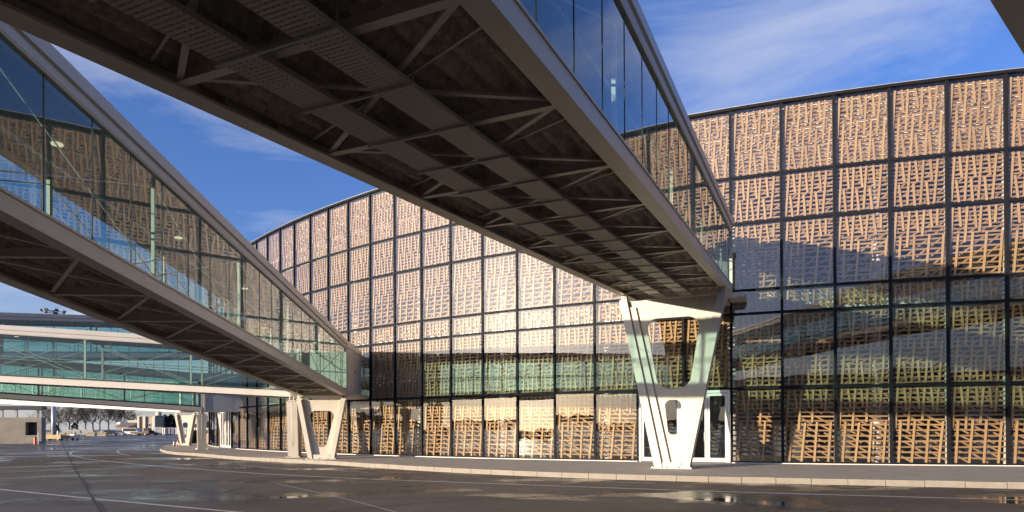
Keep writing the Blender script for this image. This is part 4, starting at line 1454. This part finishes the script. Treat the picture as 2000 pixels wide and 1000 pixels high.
def bare_tree(px, Y, h, k, lab):
    r = thing('bare_tree', lab, 'tree', (far(px, Y), Y, GZ), 0.9 * k + px, 'bare winter trees beyond the fence')
    r.scale = (h / 11.0,) * 3
    link('trunk', BM[k][0], r); link('crown', BM[k][1], r)
for a in ((84, 238, 9.5, 0, 'bare tree partly hidden behind the concrete block'), (99, 242, 10.5, 1, 'bare tree directly behind the floodlight mast'), (114, 226, 10.0, 2, 'bare tree just right of the floodlight mast, above the white bollard'),
          (135, 232, 10.8, 0, 'bare tree with a broad open crown above the white picket fence'), (152, 246, 10.8, 1, 'bare tree with a dense twiggy crown right behind the tripod'), (168, 230, 10.2, 2, 'dark bare tree just right of the tripod'),
          (182, 240, 11.0, 0, 'bare tree standing where the white picket fence ends'), (196, 228, 10.6, 1, 'bare tree above the rightmost striped barriers'), (213, 240, 10.8, 2, 'bare tree above the black car'),
          (240, 248, 10.6, 0, 'bare tree rising behind the low shed'), (256, 252, 10.2, 1, 'thin bare tree left of the beige block'), (228, 256, 9.6, 2, 'thin bare tree behind the brick chimney')):
    bare_tree(*a)

def conifer(px, Y, h, rad, seed, lab, base=0.0):
    rnd = random.Random(seed)
    r = thing('conifer', lab, 'tree', (far(px, Y), Y, GZ), 0, 'dark evergreens beyond the apron')
    mb = MB(); mb.tube((0, 0, 0), (0, 0, h * 0.9), h * 0.03, 0.03, n=7); mb.build('trunk', M['bark'], r)
    mb = MB()
    for k in range(int(900 * h / 6)):
        t = rnd.random() ** 0.7
        z = h * (0.06 + 0.94 * t)
        rr = rad * (1 - t) ** 0.75 * (0.75 + 0.25 * math.sin(z * 5 + seed)) + 0.1
        a = rnd.uniform(0, 6.283)
        q = rr * math.sqrt(rnd.uniform(0.1, 1))
        p = Vector((q * math.cos(a), q * math.sin(a), z - q * 0.15))
        s = rnd.uniform(0.16, 0.42)
        d = Vector((math.cos(a), math.sin(a), rnd.uniform(-0.5, 0.3))).normalized()
        o = d.orthogonal().normalized() * s * 0.5
        o = Matrix.Rotation(rnd.uniform(0, 3.1), 3, d) @ o
        v = [mb.bm.verts.new(x) for x in (p - o, p + d * s, p + o, p - d * s * 0.6)]
        mb.bm.faces.new(v)
    mb.build('crown', M['needle'], r)
conifer(322, 220, 6.6, 2.6, 1, 'dark spreading conifer between the beige block and the white pier')
conifer(334, 222, 6.8, 2.8, 2, 'dark conifer immediately left of the white pier')
conifer(343, 222, 5.4, 2.4, 3, 'lower dark conifer half hidden by the white pier')
conifer(110, 224, 3.4, 1.6, 4, 'small dark evergreen at the right of the mast foot')
conifer(146, 226, 4.2, 2.4, 5, 'rounded evergreen under the bare trees, left of the tripod')
conifer(404, 232, 2.8, 3.0, 6, 'low dark evergreen before the white warehouse')

# dark pier building behind the viewpoint (it is mirrored in the lower right glass)
def pier_building():
    r = thing('pier_building', 'long dark airport building mirrored in the lower right glass of the terminal', 'building', (12, -72, GZ), R(177))
    mb = MB(); mb.box((-62, 0, 0), (42, 18, 10.5)); mb.build('wall', M['grime'], r)
    mb = MB(); mb.box((-62.6, -0.8, 10.503), (42.6, 18.8, 11.3)); mb.build('roof', M['rooft'], r)
    for k in range(12):
        x = -58 + 8.4 * k
        mb = MB(); mb.box((x, -0.12, 4.6), (x + 6.8, -0.003, 7.6)); f = mb.build('window', M['galv'], r)
        mb = MB(); mb.box((x + 0.15, -0.16, 4.75), (x + 6.65, -0.121, 7.45)); mb.build('pane', M['wind'], f)
        mb = MB(); mb.box((x + 1.5, -0.10, 0.0), (x + 5.3, -0.003, 3.4)); mb.build('door', M['blueg'], r)
pier_building()

# wooded skyline all round the airfield (mirrored in the glass)
rnd = random.Random(5)
mb = MB()
def clump(az, D, h):
    x, y = D * math.sin(R(az)), D * math.cos(R(az))
    for k in range(26):
        p = Vector((x + rnd.uniform(-6, 6), y + rnd.uniform(-6, 6), h * rnd.uniform(0.05, 1.0) ** 0.8))
        s = rnd.uniform(1.0, 2.4)
        a = Vector((rnd.uniform(-1, 1), rnd.uniform(-1, 1), rnd.uniform(-1, 1))).normalized()
        b = a.orthogonal().normalized()
        c = a.cross(b)
        v = [mb.bm.verts.new(p + (b * math.cos(t) + c * math.sin(t)) * s * rnd.uniform(0.6, 1.2)) for t in (0, 1.25, 2.5, 3.8, 5.0)]
        mb.bm.faces.new(v)
az = 95.0
while az < 318:
    if az < 205 or az > 270:
        clump(az, rnd.uniform(330, 380), rnd.uniform(9, 13))
    else:
        clump(az, rnd.uniform(420, 470), rnd.uniform(5, 7))
    az += 0.55
struct(tag(mb.build('distant_wood', M['wood_far']), 'distant wooded skyline round the airfield', 'wood'), 'stuff')
